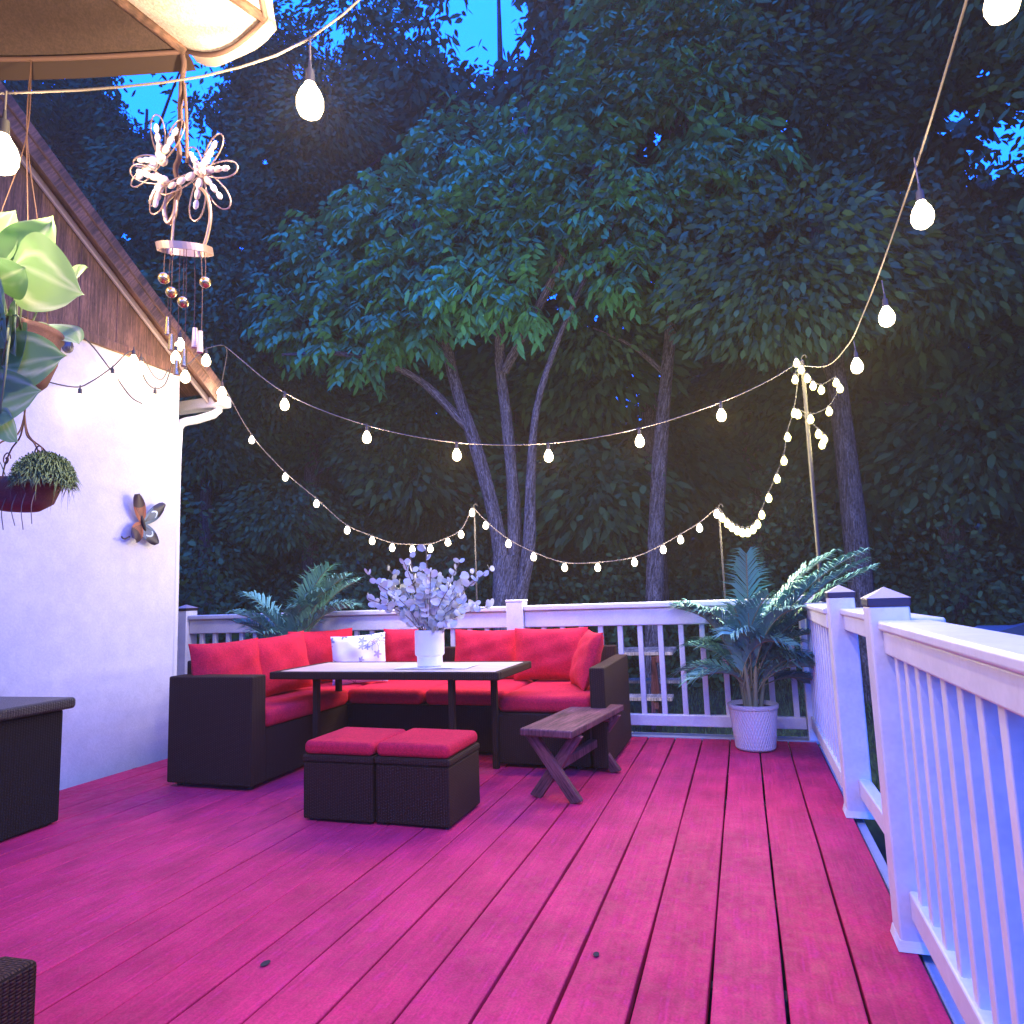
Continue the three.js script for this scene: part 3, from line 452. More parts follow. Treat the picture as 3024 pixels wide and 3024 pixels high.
{ // strand across the back, house corner to tall pole
  const o = thing('string_lights', 'swag of six large bulbs from the house corner to the tall pole', 'string lights', [0, 0, 0], 0, strandG);
  const bs = [[-3.506, 2.763, -4.708], [-2.822, 2.443, -4.858], [-2.098, 2.256, -5.017], [-1.380, 2.206, -5.174], [-0.681, 2.284, -5.327], [-0.061, 2.453, -5.463]];
  part(o, 'cable', tube([[-4.02, 3.30, -4.60], ...bs.map(b => [b[0], b[1] + 0.10, b[2]]), [0.30, 2.70, -5.54], [0.565, 2.85, -5.6]], 0.0038, 90, 6), M.cablePale);
  for (const b of bs) bulb(o, b, b[0] < -2.5 ? 1.4 : 2.8);
}
{ // strand over the right railing towards the viewer
  const o = thing('string_lights', 'strand of large bulbs running from the tall pole over the right railing', 'string lights', [0, 0, 0], 0, strandG);
  part(o, 'cable', tube([[0.565, 2.80, -5.6], [0.691, 2.691, -5.3], [0.76, 2.66, -4.8], [0.74, 2.60, -4.1], [0.715, 2.575, -3.4], [0.695, 2.60, -2.6], [0.66, 2.62, -1.9], [0.62, 2.75, -0.8], [0.6, 2.95, 0.6], [0.45, 3.1, 1.6]], 0.0038, 120, 6), M.cablePale);
  for (const b of [[0.786, 2.489, -4.700], [0.751, 2.393, -3.600], [0.684, 2.386, -2.600], [0.669, 2.457, -1.750], [0.62, 2.60, -0.7], [0.60, 2.78, 0.4]]) bulb(o, b, b[2] > -2 ? 0.3 : 1.3);  // the nearest bulbs hang out of view overhead, lighting the near deck
  for (const [b, y] of [[[0.786, 2.489, -4.700], 2.655], [[0.751, 2.393, -3.600], 2.578], [[0.684, 2.386, -2.600], 2.60], [[0.669, 2.457, -1.750], 2.62], [[0.62, 2.60, -0.7], 2.76], [[0.60, 2.78, 0.4], 2.925]]) part(o, 'drop_cord', tube([[b[0], b[1] + 0.10, b[2]], [b[0] - 0.003, (b[1] + 0.1 + y) / 2, b[2]], [b[0] - 0.005, y, b[2]]], 0.003, 6, 5), M.cablePale);
}
{ // strand overhead on the left, between umbrella and house
  const o = thing('string_lights', 'overhead strand with the two biggest glaring bulbs at the upper left and unseen bulbs over the deck', 'string lights', [0, 0, 0], 0, strandG);
  part(o, 'cable', tube([[-4.2, 3.3, -0.9], [-3.1, 2.865, -1.02], [-2.3, 2.55, -1.05], [-1.66, 2.40, -1.10], [-1.45, 2.46, -1.24], [-1.25, 2.55, -1.38], [-1.005, 2.635, -1.45], [-0.645, 2.83, -1.45], [-0.28, 3.07, -1.42], [-0.22, 3.12, -0.5], [-0.68, 3.12, 0.5], [-2.2, 3.4, 1.3], [-4.26, 3.9, 1.4]], 0.0032, 100, 6), M.cablePale);
  for (const [b, p] of [[[-1.005, 2.452, -1.450], 4.0], [[-1.64, 2.233, -1.10], 1.5], [[-0.30, 2.93, -1.45], 7.0], [[-3.1, 2.72, -1.02], 0.5], [[-0.24, 2.97, -0.35], 1.3], [[-0.68, 2.97, 0.5], 0.5]]) bulb(o, b, p);  // bulbs after the first pair are out of view, placed to light the deck
  for (const [b, y] of [[[-1.005, 2.452, -1.450], 2.64], [[-1.64, 2.233, -1.10], 2.40], [[-0.30, 2.93, -1.45], 3.07], [[-3.1, 2.72, -1.02], 2.865], [[-0.24, 2.97, -0.35], 3.11], [[-0.68, 2.97, 0.5], 3.12]]) part(o, 'drop_cord', tube([[b[0], b[1] + 0.10, b[2]], [b[0], (b[1] + 0.1 + y) / 2, b[2]], [b[0], y, b[2]]], 0.003, 6, 5), M.cablePale);
}
{ // strand looped along the house wall
  const o = thing('string_lights', 'loops of bulbs draped along the top of the white house wall', 'string lights', [0, 0, 0], 0, strandG);
  const B = [[-4.27, 2.56, -3.472], [-4.27, 2.782, -3.726], [-4.27, 2.985, -3.904], [-4.27, 2.955, -3.974], [-4.27, 2.733, -4.114]];
  part(o, 'cable', tube([[-4.28, 2.64, -2.6], [-4.275, 2.63, -3.0], [-4.27, 2.655, -3.45], [-4.27, 2.72, -3.55], [-4.27, 2.88, -3.72], [-4.275, 3.06, -3.9], [-4.27, 2.86, -4.03], [-4.27, 2.83, -4.11], [-4.27, 2.88, -4.2], [-4.275, 3.04, -4.27]], 0.005, 80, 6), M.cable);
  part(o, 'spare_cable', tube([[-4.28, 3.04, -3.35], [-4.275, 3.02, -3.5], [-4.27, 2.85, -3.72], [-4.27, 2.70, -3.9], [-4.275, 2.68, -4.0]], 0.005, 30, 6), M.cable);
  part(o, 'spare_cable', tube([[-4.28, 3.05, -4.0], [-4.27, 2.93, -4.1], [-4.27, 2.92, -4.17], [-4.28, 3.03, -4.25]], 0.004, 20, 6), M.cable);
  B.forEach((b, i) => bulb(o, b, i === 2 || i === 3 ? 0.10 : 0.045, false, true, WARM));
  bulb(o, [-4.28, 2.927, -3.375], 0, false, false);
}
{ // bunch below the eave corner
  const o = thing('string_lights', 'bunch of bulbs gathered under the roof corner by the downspout', 'string lights', [0, 0, 0], 0, strandG);
  const B = [[-4.02, 3.15, -4.10], [-4.02, 3.03, -4.06], [-4.06, 2.925, -4.20], [-4.06, 3.13, -4.42], [-4.10, 2.925, -4.655]];
  part(o, 'cable', tube([[-4.28, 3.04, -4.27], [-4.12, 3.12, -4.15], [-4.02, 3.25, -4.10], [-4.02, 3.13, -4.06], [-4.06, 3.03, -4.20], [-4.06, 3.23, -4.42], [-4.02, 3.30, -4.60], [-4.10, 3.03, -4.655]], 0.004, 60, 6), M.cable);
  for (const b of B) bulb(o, b, 0.15, false, true, WARM);
}
// poles that carry the lights
function lightPole(label, x, y0, y1, z, r, lean = 0) { const o = thing('light_pole', label, 'pole', [x, y0, z], 0, 'poles carrying the lights'); part(o, 'shaft', taper([[0, 0, 0], [lean * 0.5, (y1 - y0) / 2, 0], [lean, y1 - y0, 0]], [r, r * 0.95, r * 0.85], 8, 8), M.pole); part(o, 'tip_hook', tube([[lean, y1 - y0 - 0.02, 0], [lean, y1 - y0 + 0.03, 0.005], [lean + 0.02, y1 - y0 + 0.045, 0.01], [lean + 0.035, y1 - y0 + 0.02, 0.01]], 0.004, 12, 5), M.pole); part(o, 'clamp', rbox(0.05, 0.07, 0.03, 0.004, 0, 0.55 < y1 - y0 ? (1.0 - y0) : 0.1, 0.02), M.pole); return o; }
lightPole('tall grey pole carrying the bunched bulbs behind the big palm', 0.556, GY, 2.86, -5.66, 0.017, 0.01);
lightPole('short thin pole on the railing just left of the big palm', -0.135, 0.3, 1.74, -5.68, 0.008);
lightPole('short thin pole on the railing behind the white vase', -2.22, 0.3, 1.90, -5.68, 0.008);
{ // garland of small bulbs: house - pole - pole - tall pole
  const runs = [
    ['garland of small bulbs from the roof corner down to the pole behind the vase', [[-4.144, 2.941, -4.679], [-3.902, 2.521, -4.794], [-3.650, 2.194, -4.915], [-3.415, 1.961, -5.027], [-3.183, 1.726, -5.138], [-2.994, 1.630, -5.228], [-2.841, 1.566, -5.301], [-2.686, 1.548, -5.375], [-2.546, 1.549, -5.442], [-2.408, 1.601, -5.507], [-2.303, 1.667, -5.558], [-2.227, 1.862, -5.640]], 0],
    ['low swag of small bulbs between the two short railing poles', [[-2.108, 1.743, -5.66], [-1.903, 1.569, -5.66], [-1.679, 1.443, -5.66], [-1.410, 1.341, -5.66], [-1.128, 1.328, -5.66], [-0.822, 1.357, -5.66], [-0.585, 1.448, -5.66], [-0.444, 1.520, -5.66], [-0.291, 1.604, -5.66], [-0.151, 1.708, -5.66]], 0],
    ['tight U of small bulbs from the short pole up to the tall pole', [[-0.114, 1.676, -5.66], [-0.077, 1.627, -5.66], [-0.044, 1.592, -5.66], [-0.007, 1.565, -5.66], [0.031, 1.546, -5.66], [0.070, 1.544, -5.66], [0.110, 1.566, -5.66], [0.147, 1.604, -5.66], [0.183, 1.676, -5.66], [0.243, 1.803, -5.66], [0.315, 1.950, -5.66], [0.375, 2.085, -5.66], [0.415, 2.268, -5.66], [0.479, 2.453, -5.66]], 1],
    ['knot of small bulbs wound round the top of the tall pole', [[0.521, 2.839, -5.62], [0.550, 2.780, -5.62], [0.500, 2.708, -5.62], [0.586, 2.70, -5.60], [0.622, 2.636, -5.60], [0.678, 2.599, -5.61], [0.785, 2.639, -5.60], [0.807, 2.591, -5.60], [0.720, 2.428, -5.62], [0.586, 2.382, -5.62], [0.50, 2.43, -5.62], [0.632, 2.261, -5.62], [0.669, 2.216, -5.62], [0.651, 2.177, -5.62]], 2]];
  for (const [label, B, k] of runs) {
    const o = thing('garland_lights', label, 'string lights', [0, 0, 0], 0, 'small bulb garlands');
    const c = B.map(b => [b[0], b[1] + 0.042, b[2]]);
    if (label.startsWith('garland')) c[0] = [-4.10, 3.0, -4.66]; if (label.startsWith('low')) { c.unshift([-2.215, 1.90, -5.67]); c.push([-0.13, 1.755, -5.67]); }
    if (k === 1) { c.unshift([-0.13, 1.755, -5.67]); c.push([0.55, 2.86, -5.66]); }
    part(o, 'cable', tube(c, 0.003, B.length * 6, 5), k === 0 ? M.cablePale : M.cable);
    for (const b of B) bulb(o, b, 0.45, true, true, k ? YEL : null);
  }
}
console.log('lamps', lamps);
// ---------------------------------------------------------------- umbrella, wind chime, hanging plants
{
  const o = thing('patio_umbrella', 'brown and cream patio umbrella edge above the upper left corner', 'umbrella', [-2.0, 0, -0.25]);
  const Vx = [[-1.418, -1.44], [-1.13, -1.425], [-0.86, -1.0], [-0.7, -0.3], [-0.9, 0.45], [-1.6, 0.95], [-2.5, 0.9], [-3.2, 0.35], [-3.4, -0.4], [-2.6, -0.92]].map(([x, z]) => V(x + 2.0, 2.72, z + 0.25)), top = V(0, 3.22, 0);
  const brown = mat({ color: rgb(0.062, 0.032, 0.023), map: M.redMap, roughness: 0.9 }), cream = mat({ color: rgb(0.74, 0.60, 0.46), map: M.redMap, roughness: 0.9 }), dark = mat({ color: rgb(0.12, 0.06, 0.045), roughness: 0.9 });
  const N = Vx.length;
  for (let k = 0; k < N; k++) {
    const a = Vx[k], b = Vx[(k + 1) % N], P = [], I = [], U = [], n = 8;
    for (let i = 0; i <= n; i++) for (let j = 0; j <= n; j++) { const t = i / n, u = j / n, e = a.clone().lerp(b, u), p = top.clone().lerp(e, t); p.y -= 0.10 * t * (1 - t) + 0.05 * t * Math.sin(Math.PI * u); P.push(p.x, p.y, p.z); U.push(p.x, p.z); }
    for (let i = 0; i < n; i++) for (let j = 0; j < n; j++) { const q0 = i * (n + 1) + j, q1 = q0 + n + 1; I.push(q0, q1, q0 + 1, q1, q1 + 1, q0 + 1); }
    const g = new THREE.BufferGeometry(); g.setAttribute('position', new THREE.Float32BufferAttribute(P, 3)); g.setAttribute('uv', new THREE.Float32BufferAttribute(U, 2)); g.setIndex(I); g.computeVertexNormals();
    const isBrown = k >= N - 2; const pn = part(o, 'canopy_panel', g, isBrown ? brown : cream);
    // valance strip with a stitched hem
    const vp = [], vi = []; for (let j = 0; j <= n; j++) { const u = j / n, e = a.clone().lerp(b, u); e.y -= 0.05 * Math.sin(Math.PI * u); const out = e.clone().sub(top).setY(0).normalize(), h = isBrown ? 0.05 : 0.022 + 0.008 * Math.sin(u * 9); vp.push(e.x, e.y, e.z, e.x + out.x * 0.02, e.y - h * 0.5, e.z + out.z * 0.02, e.x + out.x * 0.03, e.y - h, e.z + out.z * 0.03); }
    for (let j = 0; j < n; j++) for (let r = 0; r < 2; r++) { const q0 = j * 3 + r; vi.push(q0, q0 + 3, q0 + 1, q0 + 1, q0 + 3, q0 + 4); }
    const vg = new THREE.BufferGeometry(); vg.setAttribute('position', new THREE.Float32BufferAttribute(vp, 3)); vg.setIndex(vi); vg.computeVertexNormals(); vg.setAttribute('uv', new THREE.Float32BufferAttribute(new Float32Array(vp.length / 3 * 2), 2)); part(pn, 'valance', vg, isBrown ? brown : cream);
    part(pn, 'hem', tube(Array.from({ length: 7 }, (_, j) => { const u = j / 6, e = a.clone().lerp(b, u); e.y -= 0.05 * Math.sin(Math.PI * u) + 0.006; return e; }), 0.007, 12, 5), dark);
    const rd = top.clone().lerp(a, 0.5); rd.y -= 0.04; const g2 = tube([top.clone().add(V(0, -0.02, 0)), rd.add(V(0, -0.01, 0)), a.clone().add(V(0, -0.005, 0))], 0.017, 14, 6); part(o, 'rib', g2, M.brown[0]);
  }
  part(o, 'pole', cyl(0.024, 0.024, 3.22, 0, 0, 0, 14), M.brown[1]); part(o, 'hub', cyl(0.05, 0.05, 0.08, 0, 3.12, 0, 14), M.iron); part(o, 'finial', ball(0.035, 0, 3.25, 0), M.brown[0]);
  part(o, 'base', new THREE.LatheGeometry([[0, 0], [0.25, 0], [0.25, 0.03], [0.12, 0.07], [0.04, 0.10], [0.035, 0.3], [0, 0.3]].map(p => new THREE.Vector2(...p)), 28), M.iron);
}
{ // wind chime with wire and bead flowers, hung from the umbrella rib tip
  const o = thing('wind_chime', 'wind chime of wire and bead flowers, metal ring and bells under the umbrella tip', 'wind chime', [-1.43, 2.72, -1.445]);
  const q = rng(61), wire = mat({ color: rgb(0.50, 0.33, 0.24), roughness: 0.35, metalness: 0.7 }), bead = mat({ color: rgb(0.80, 0.62, 0.50), roughness: 0.25 }), pale = mat({ color: rgb(0.82, 0.74, 0.74), roughness: 0.25 }), gold = mat({ color: rgb(0.75, 0.50, 0.22), roughness: 0.25, metalness: 0.85 }), rope = mat({ color: rgb(0.13, 0.07, 0.055), roughness: 0.95 });
  const cordP = []; for (let i = 0; i <= 14; i++) cordP.push([0.004 * Math.sin(i * 2.1) - 0.012 * Math.min(1, i / 8), -0.01 - i * 0.032, 0.004 * Math.cos(i * 1.7)]);
  part(o, 'cord', tube(cordP, 0.0075, 60, 7), rope);
  part(o, 'cord', tube([[0.004, -0.10, 0], [0.02, -0.2, 0.006], [0.028, -0.36, 0.006]], 0.005, 20, 6), rope);
  part(o, 'ring', new THREE.TorusGeometry(0.012, 0.003, 6, 14), M.iron);
  function flower(cx, cy, cz, angs, L) {
    const f = part(o, 'flower', ball(0.016, cx, cy, cz, 10), bead);
    angs.forEach((a, i) => {
      const l = L * (0.85 + 0.3 * q()), w = 0.020 + q() * 0.010, tz = (q() - 0.5) * 0.06, dx = Math.cos(a), dy = Math.sin(a), P = [];
      for (let k = 0; k <= 12; k++) { const t = k / 12 * Math.PI * 2, r = l * (0.5 - 0.5 * Math.cos(t)), s = w * Math.sin(t) * (0.6 + 0.5 * (r / l)); P.push([cx + dx * r - dy * s, cy + dy * r + dx * s, cz + tz * r / l]); }
      part(f, 'petal_wire', tube(P, 0.0022, 30, 5), wire);
      for (let b = 0; b < 3; b++) { const r = l * (0.26 + b * 0.21), g = new THREE.SphereGeometry(0.0095 - b * 0.001, 9, 7); g.scale(1.9, 1, 1); g.rotateZ(a); g.translate(cx + dx * r, cy + dy * r, cz + tz * r / l + 0.004); part(f, 'bead', g, (i + b) % 3 ? pale : bead); }
    });
    for (let b = 0; b < 4; b++) part(f, 'bead', ball(0.010, cx + (q() - 0.5) * 0.03, cy + (q() - 0.5) * 0.03, cz + 0.012, 9), bead);
  }
  flower(-0.058, -0.33, 0.01, [1.62, 2.85, 3.5, 0.9], 0.125);
  flower(-0.04, -0.405, 0.02, [2.7, 3.7, 4.5], 0.09);
  flower(0.085, -0.40, 0.01, [2.2, 0.95, -0.05, -1.0, 3.5, 4.5], 0.125);
  // hanging tail, curved wire and tilted ring band
  part(o, 'ribbon_loop', tube([[-0.02, -0.43, 0], [-0.045, -0.47, 0.01], [-0.04, -0.52, 0], [-0.02, -0.50, 0], [-0.014, -0.45, 0]], 0.007, 30, 6), wire);
  part(o, 'tail_wire', tube([[-0.012, -0.44, 0], [-0.022, -0.54, 0], [-0.025, -0.62, 0]], 0.004, 16, 6), wire);
  part(o, 'hoop_wire', tube([[0.06, -0.43, 0.01], [0.10, -0.47, 0.01], [0.112, -0.53, 0.005], [0.098, -0.585, 0], [0.085, -0.62, 0]], 0.005, 24, 6), wire);
  { const n = 40, P = [], I = []; for (let i = 0; i <= n; i++) { const a = i / n * 6.2832, x = 0.022 + Math.cos(a) * 0.072, z = Math.sin(a) * 0.072, y = -0.595 - 0.012 * Math.cos(a); P.push(x, y, z, x, y - 0.020, z, x * 1.0 + Math.cos(a) * -0.003, y - 0.020, z - Math.sin(a) * 0.003, x - Math.cos(a) * 0.003, y, z - Math.sin(a) * 0.003); } for (let i = 0; i < n; i++) for (let r = 0; r < 4; r++) { const a = i * 4 + r, b = i * 4 + (r + 1) % 4; I.push(a, b, a + 4, b, b + 4, a + 4); } let g = new THREE.BufferGeometry(); g.setAttribute('position', new THREE.Float32BufferAttribute(P, 3)); g.setIndex(I); g = g.toNonIndexed(); g.computeVertexNormals(); g.setAttribute('uv', new THREE.Float32BufferAttribute(new Float32Array(g.attributes.position.count * 2), 2)); g.translate(0, 0.605, 0); g.rotateX(0.28); g.translate(0, -0.61, 0); part(o, 'hoop_band', g, wire); }
  const bells = [[-0.03, -0.695, 0.02], [-0.012, -0.735, 0.01], [0.02, -0.765, 0.0], [0.085, -0.715, -0.01]];
  for (const b of bells) { const c = part(o, 'bell', ball(0.0155, ...b, 14), gold); part(c, 'thread', tube([[b[0] * 0.9, -0.605, b[2]], [b[0], (b[1] - 0.605) / 2, b[2]], [b[0], b[1] + 0.014, b[2]]], 0.0014, 6, 4), rope); }
  const tubes = [[-0.032, -0.80, 0.05], [-0.022, -0.85, 0.045], [0.03, -0.90, 0.05], [0.085, -0.86, 0.06], [0.06, -0.845, 0.055], [0.005, -0.93, 0.04]];
  for (const [x, y, l] of tubes) { const c = part(o, 'chime_tube', cyl(0.0085, 0.006, l, x, y - l, 0.004 * Math.sin(x * 90), 10), x > 0.05 ? bead : gold); part(c, 'thread', tube([[x * 0.9, -0.61, 0], [x, (y - 0.61) / 2, 0], [x, y, 0]], 0.0014, 6, 4), rope); }
}
const leafGreen = [[0.20, 0.36, 0.12], [0.15, 0.30, 0.11], [0.24, 0.42, 0.15]];
function heartLeaf(L, seed, base, curl = 0.25) { // variegated heart-shaped leaf, stem end at origin, tip along +x
  const n = 18, m = 8, P = [], C = [], I = [], q = rng(seed), ph = q() * 6, st = q() * 6;
  for (let i = 0; i <= n; i++) { const t = i / n, hw = L * 0.42 * Math.pow(Math.sin(Math.PI * Math.pow(t, 0.62)), 0.75) * (t > 0.86 ? lerp(1, 0.35, (t - 0.86) / 0.14) : 1) + 0.0004;
    for (let j = -m; j <= m; j++) { const u = j / m, back = 0.16 * L * u * u * Math.pow(1 - t, 3), x = t * L - back, y = u * hw; P.push(x, y, -curl * L * t * t * 0.7 + 0.18 * hw * (1 - u * u) * -1 + 0.012 * L * Math.sin(9 * t + ph + 3 * u));
      const v = Math.max(0, Math.sin(u * 5 + st + 2.2 * t) * 0.6 + Math.sin(u * 11 - st + 5 * t) * 0.5 - 0.55) , mid = Math.exp(-u * u * 300) * 0.4; const k = Math.min(1, v * 1.3 + mid); C.push(lerp(base[0], 0.62, k), lerp(base[1], 0.66, k), lerp(base[2], 0.46, k)); } }
  const w = 2 * m + 1; for (let i = 0; i < n; i++) for (let j = 0; j < 2 * m; j++) { const a = i * w + j, b = a + w; I.push(a, b, a + 1, b, b + 1, a + 1); }
  const g = new THREE.BufferGeometry(); g.setAttribute('position', new THREE.Float32BufferAttribute(P, 3)); g.setAttribute('color', new THREE.Float32BufferAttribute(C, 3)); g.setAttribute('uv', new THREE.Float32BufferAttribute(new Float32Array(P.length / 3 * 2), 2)); g.setIndex(I); g.computeVertexNormals(); return g;
}
{ // pothos in a hanging pot
  const o = thing('hanging_pothos', 'variegated heart leaved pothos spilling from a brown hanging pot', 'hanging plant', [-1.80, 1.70, -1.27]);
  const clay = mat({ color: rgb(0.20, 0.09, 0.065), map: M.redMap, roughness: 0.8 });
  part(o, 'pot', new THREE.LatheGeometry([[0, 0], [0.055, 0], [0.085, 0.03], [0.108, 0.09], [0.115, 0.15], [0.122, 0.155], [0.122, 0.17], [0.11, 0.17], [0.104, 0.14]].map(p => new THREE.Vector2(p[0] * 0.9, p[1])), 32), clay);
  part(o, 'soil', cyl(0.092, 0.092, 0.01, 0, 0.14, 0, 20), M.soil);
  for (let k = 0; k < 3; k++) { const a = k * 2.094 + 0.4; part(o, 'hanger_cord', tube([[Math.cos(a) * 0.106, 0.165, Math.sin(a) * 0.106], [Math.cos(a) * 0.06, 0.45, Math.sin(a) * 0.06], [0, 0.74, 0], [0, 0.985, 0]], 0.0016, 16, 5), M.rust); }
  const vine = mat({ color: rgb(0.22, 0.26, 0.12), roughness: 0.7 }), lm = new THREE.MeshPhysicalMaterial({ vertexColors: true, roughness: 0.9, side: THREE.DoubleSide, transmission: 0.45, thickness: 0 });
  // [x, y, z, size, euler x, y, z]
  const L = [[0.08, 0.315, 0.06, 0.235, 0.15, 0.1, -0.52], [0.05, 0.33, 0.05, 0.15, 0.7, 0.1, 0.55], [0.05, 0.20, 0.10, 0.15, 0.3, 0.2, -1.15], [-0.02, 0.26, 0.10, 0.17, 0.9, -0.3, -2.6], [-0.13, 0.185, 0.11, 0.20, 0.15, 0.1, -0.12], [0.10, 0.175, 0.09, 0.13, 0.4, 0.2, -1.35], [0.06, 0.28, -0.05, 0.16, -0.5, 0.3, 0.35], [-0.10, 0.28, -0.02, 0.15, -0.4, 0.2, 2.6], [-0.06, 0.33, 0.02, 0.16, 0.5, 0.1, 1.5], [0.0, 0.22, -0.09, 0.14, -1.1, 0.1, -0.4], [0.06, 0.255, 0.10, 0.14, 0.9, 0.3, -0.15], [-0.13, 0.11, 0.11, 0.16, 0.4, 0.1, -0.45], [0.03, 0.36, 0.0, 0.14, 0.3, 0.1, 1.0], [0.085, 0.035, 0.09, 0.185, 0.05, 0.05, 0.02], [-0.015, -0.035, 0.09, 0.15, 0.0, 0.1, 0.12], [0.035, -0.065, 0.11, 0.185, -0.05, 0.05, 0.10], [0.115, 0.13, 0.07, 0.13, 0.3, 0.2, -1.65], [-0.03, 0.31, 0.11, 0.13, 1.0, 0.3, -0.9], [-0.15, 0.24, 0.08, 0.16, 0.4, 0.1, 2.9], [-0.05, 0.24, 0.12, 0.15, 0.5, 0.1, -0.8], [-0.09, 0.34, 0.08, 0.15, 0.6, 0.0, 0.3], [0.02, 0.29, 0.13, 0.12, 0.3, 0.1, -0.7], [-0.05, 0.19, 0.14, 0.13, 0.2, 0.1, -1.3], [0.07, 0.24, 0.12, 0.11, 0.2, 0.2, -1.0], [0.0, 0.35, 0.08, 0.13, 0.4, 0.1, 0.9], [-0.08, 0.04, 0.11, 0.12, 0.1, 0.1, -0.6], [0.10, -0.10, 0.10, 0.09, 0.1, 0.1, -0.9], [0.05, 0.08, 0.13, 0.10, 0.2, 0.1, -1.4]];
  L.forEach((l, i) => { const g = heartLeaf(l[3], 500 + i, leafGreen[i % 3]); g.rotateX(l[4]); g.rotateY(-l[5]); g.rotateZ(l[6]); g.translate(l[0], l[1], l[2]); const lf = part(o, 'leaf', g, lm); const below = l[1] < 0.14; const p0 = below ? [l[0] * 0.4 + 0.07, 0.16, 0.09] : [l[0] * 0.3, 0.15, l[2] * 0.3]; part(lf, 'leaf_stalk', tube([p0, [(p0[0] + l[0]) / 2 + (below ? 0.06 : 0), below ? (l[1] + 0.14) / 2 : (0.15 + l[1]) / 2 + 0.03, (p0[2] + l[2]) / 2 + (below ? 0.04 : 0)], [l[0], l[1], l[2]]], 0.0028, 10, 5), vine); });
}
{ // fern basket on scrolled wire below it
  const o = thing('hanging_fern', 'small fern and ivy basket on a scrolled wire hanger below the pothos', 'hanging plant', [-1.78, 1.385, -1.29]);
  part(o, 'basket', new THREE.LatheGeometry([[0, 0], [0.045, 0.0], [0.075, 0.02], [0.088, 0.055], [0.092, 0.075], [0.084, 0.075], [0.078, 0.055]].map(p => new THREE.Vector2(...p)), 28), mat({ color: rgb(0.20, 0.10, 0.085), map: M.redMap, roughness: 0.9 }));
  part(o, 'soil', cyl(0.080, 0.080, 0.01, 0, 0.055, 0, 20), M.soil);
  for (let k = 0; k < 4; k++) { const a = k * 1.571 + 0.15, c = Math.cos(a), s = Math.sin(a); part(o, 'hanger_wire', tube([[c * 0.09, 0.07, s * 0.09], [c * 0.085, 0.12, s * 0.085], [c * 0.055, 0.17, s * 0.055], [c * 0.015, 0.20, s * 0.015], [0, 0.26, 0], [0, 0.315, 0]], 0.0022, 24, 5), M.rust); const sp = []; for (let i = 0; i <= 18; i++) { const t = i / 18, r = 0.020 * (1 - t * 0.85), an = t * 9; const rr = 0.075 - r * Math.cos(an), yy = 0.145 + r * Math.sin(an); sp.push([c * rr, yy, s * rr]); } part(o, 'scroll', tube(sp, 0.0018, 50, 5), M.rust); }
  const q = rng(83), P = [], I = []; // fine fern threads as one cushion of foliage
  for (let k = 0; k < 1500; k++) { const a = q() * 6.283, e = Math.acos(1 - q() * 1.25), R0 = 0.065 + 0.010 * q(), cx = 0.108, cy = 0.070; const d = V(Math.sin(e) * Math.cos(a), Math.cos(e), Math.sin(e) * Math.sin(a)); const p = V(cx, cy, 0.02).addScaledVector(d, 0.02), m = V(cx, cy, 0.02).addScaledVector(d, R0), dr = q() < 0.12 ? 0.07 : 0.02, en = m.clone().add(V((q() - 0.5) * 0.03, -dr * q() - 0.008, (q() - 0.5) * 0.03)), w = V(q() - 0.5, q() - 0.5, q() - 0.5).cross(d).normalize().multiplyScalar(0.0016); const b = P.length / 3; for (const [pt, s] of [[p, 0.6], [m, 1]]) P.push(pt.x + w.x * s, pt.y + w.y * s, pt.z + w.z * s, pt.x - w.x * s, pt.y - w.y * s, pt.z - w.z * s); P.push(en.x, en.y, en.z); I.push(b, b + 1, b + 2, b + 2, b + 1, b + 3, b + 2, b + 3, b + 4); }
  const g = new THREE.BufferGeometry(); g.setAttribute('position', new THREE.Float32BufferAttribute(P, 3)); g.setIndex(I); g.computeVertexNormals(); g.setAttribute('uv', new THREE.Float32BufferAttribute(new Float32Array(P.length / 3 * 2), 2)); const fm = part(o, 'fern_threads', g, mat({ color: rgb(0.15, 0.22, 0.08), roughness: 0.8 })); fm.userData.kind = 'stuff';
  const ivy = mat({ color: rgb(0.26, 0.50, 0.14), roughness: 0.5 }), dk = mat({ color: rgb(0.09, 0.15, 0.09), roughness: 0.6 });
  for (let k = 0; k < 11; k++) { const s = new THREE.Shape(); for (let i = 0; i <= 10; i++) { const a = i / 10 * 6.2832 - 1.57, r = (i % 2 ? 0.012 : 0.024) * (i === 5 ? 1.35 : 1); i ? s.lineTo(Math.cos(a) * r, Math.sin(a) * r) : s.moveTo(Math.cos(a) * r, Math.sin(a) * r); } const gg = new THREE.ExtrudeGeometry(s, { depth: 0.0006, bevelEnabled: false }); const sc = k < 3 ? 1.7 : 1.3; gg.scale(sc, sc, 1); gg.rotateX(-0.4 + q()); gg.rotateZ(q() * 6); const x = [0.0, 0.012, -0.055, -0.09, 0.02, -0.03, 0.04, -0.07, -0.02, -0.1, 0.05][k], y = [0.115, 0.075, 0.05, 0.06, 0.02, 0.10, 0.05, 0.02, 0.06, 0.0, 0.11][k]; gg.translate(x, y, 0.115 + q() * 0.02); const lf = part(o, 'ivy_leaf', gg, k < 3 || k === 6 ? ivy : dk); part(lf, 'leaf_stalk', tube([[x, y, 0.12], [x * 0.8, y * 0.6 + 0.05, 0.09], [x * 0.5, 0.06, 0.05]], 0.0015, 6, 4), dk); }
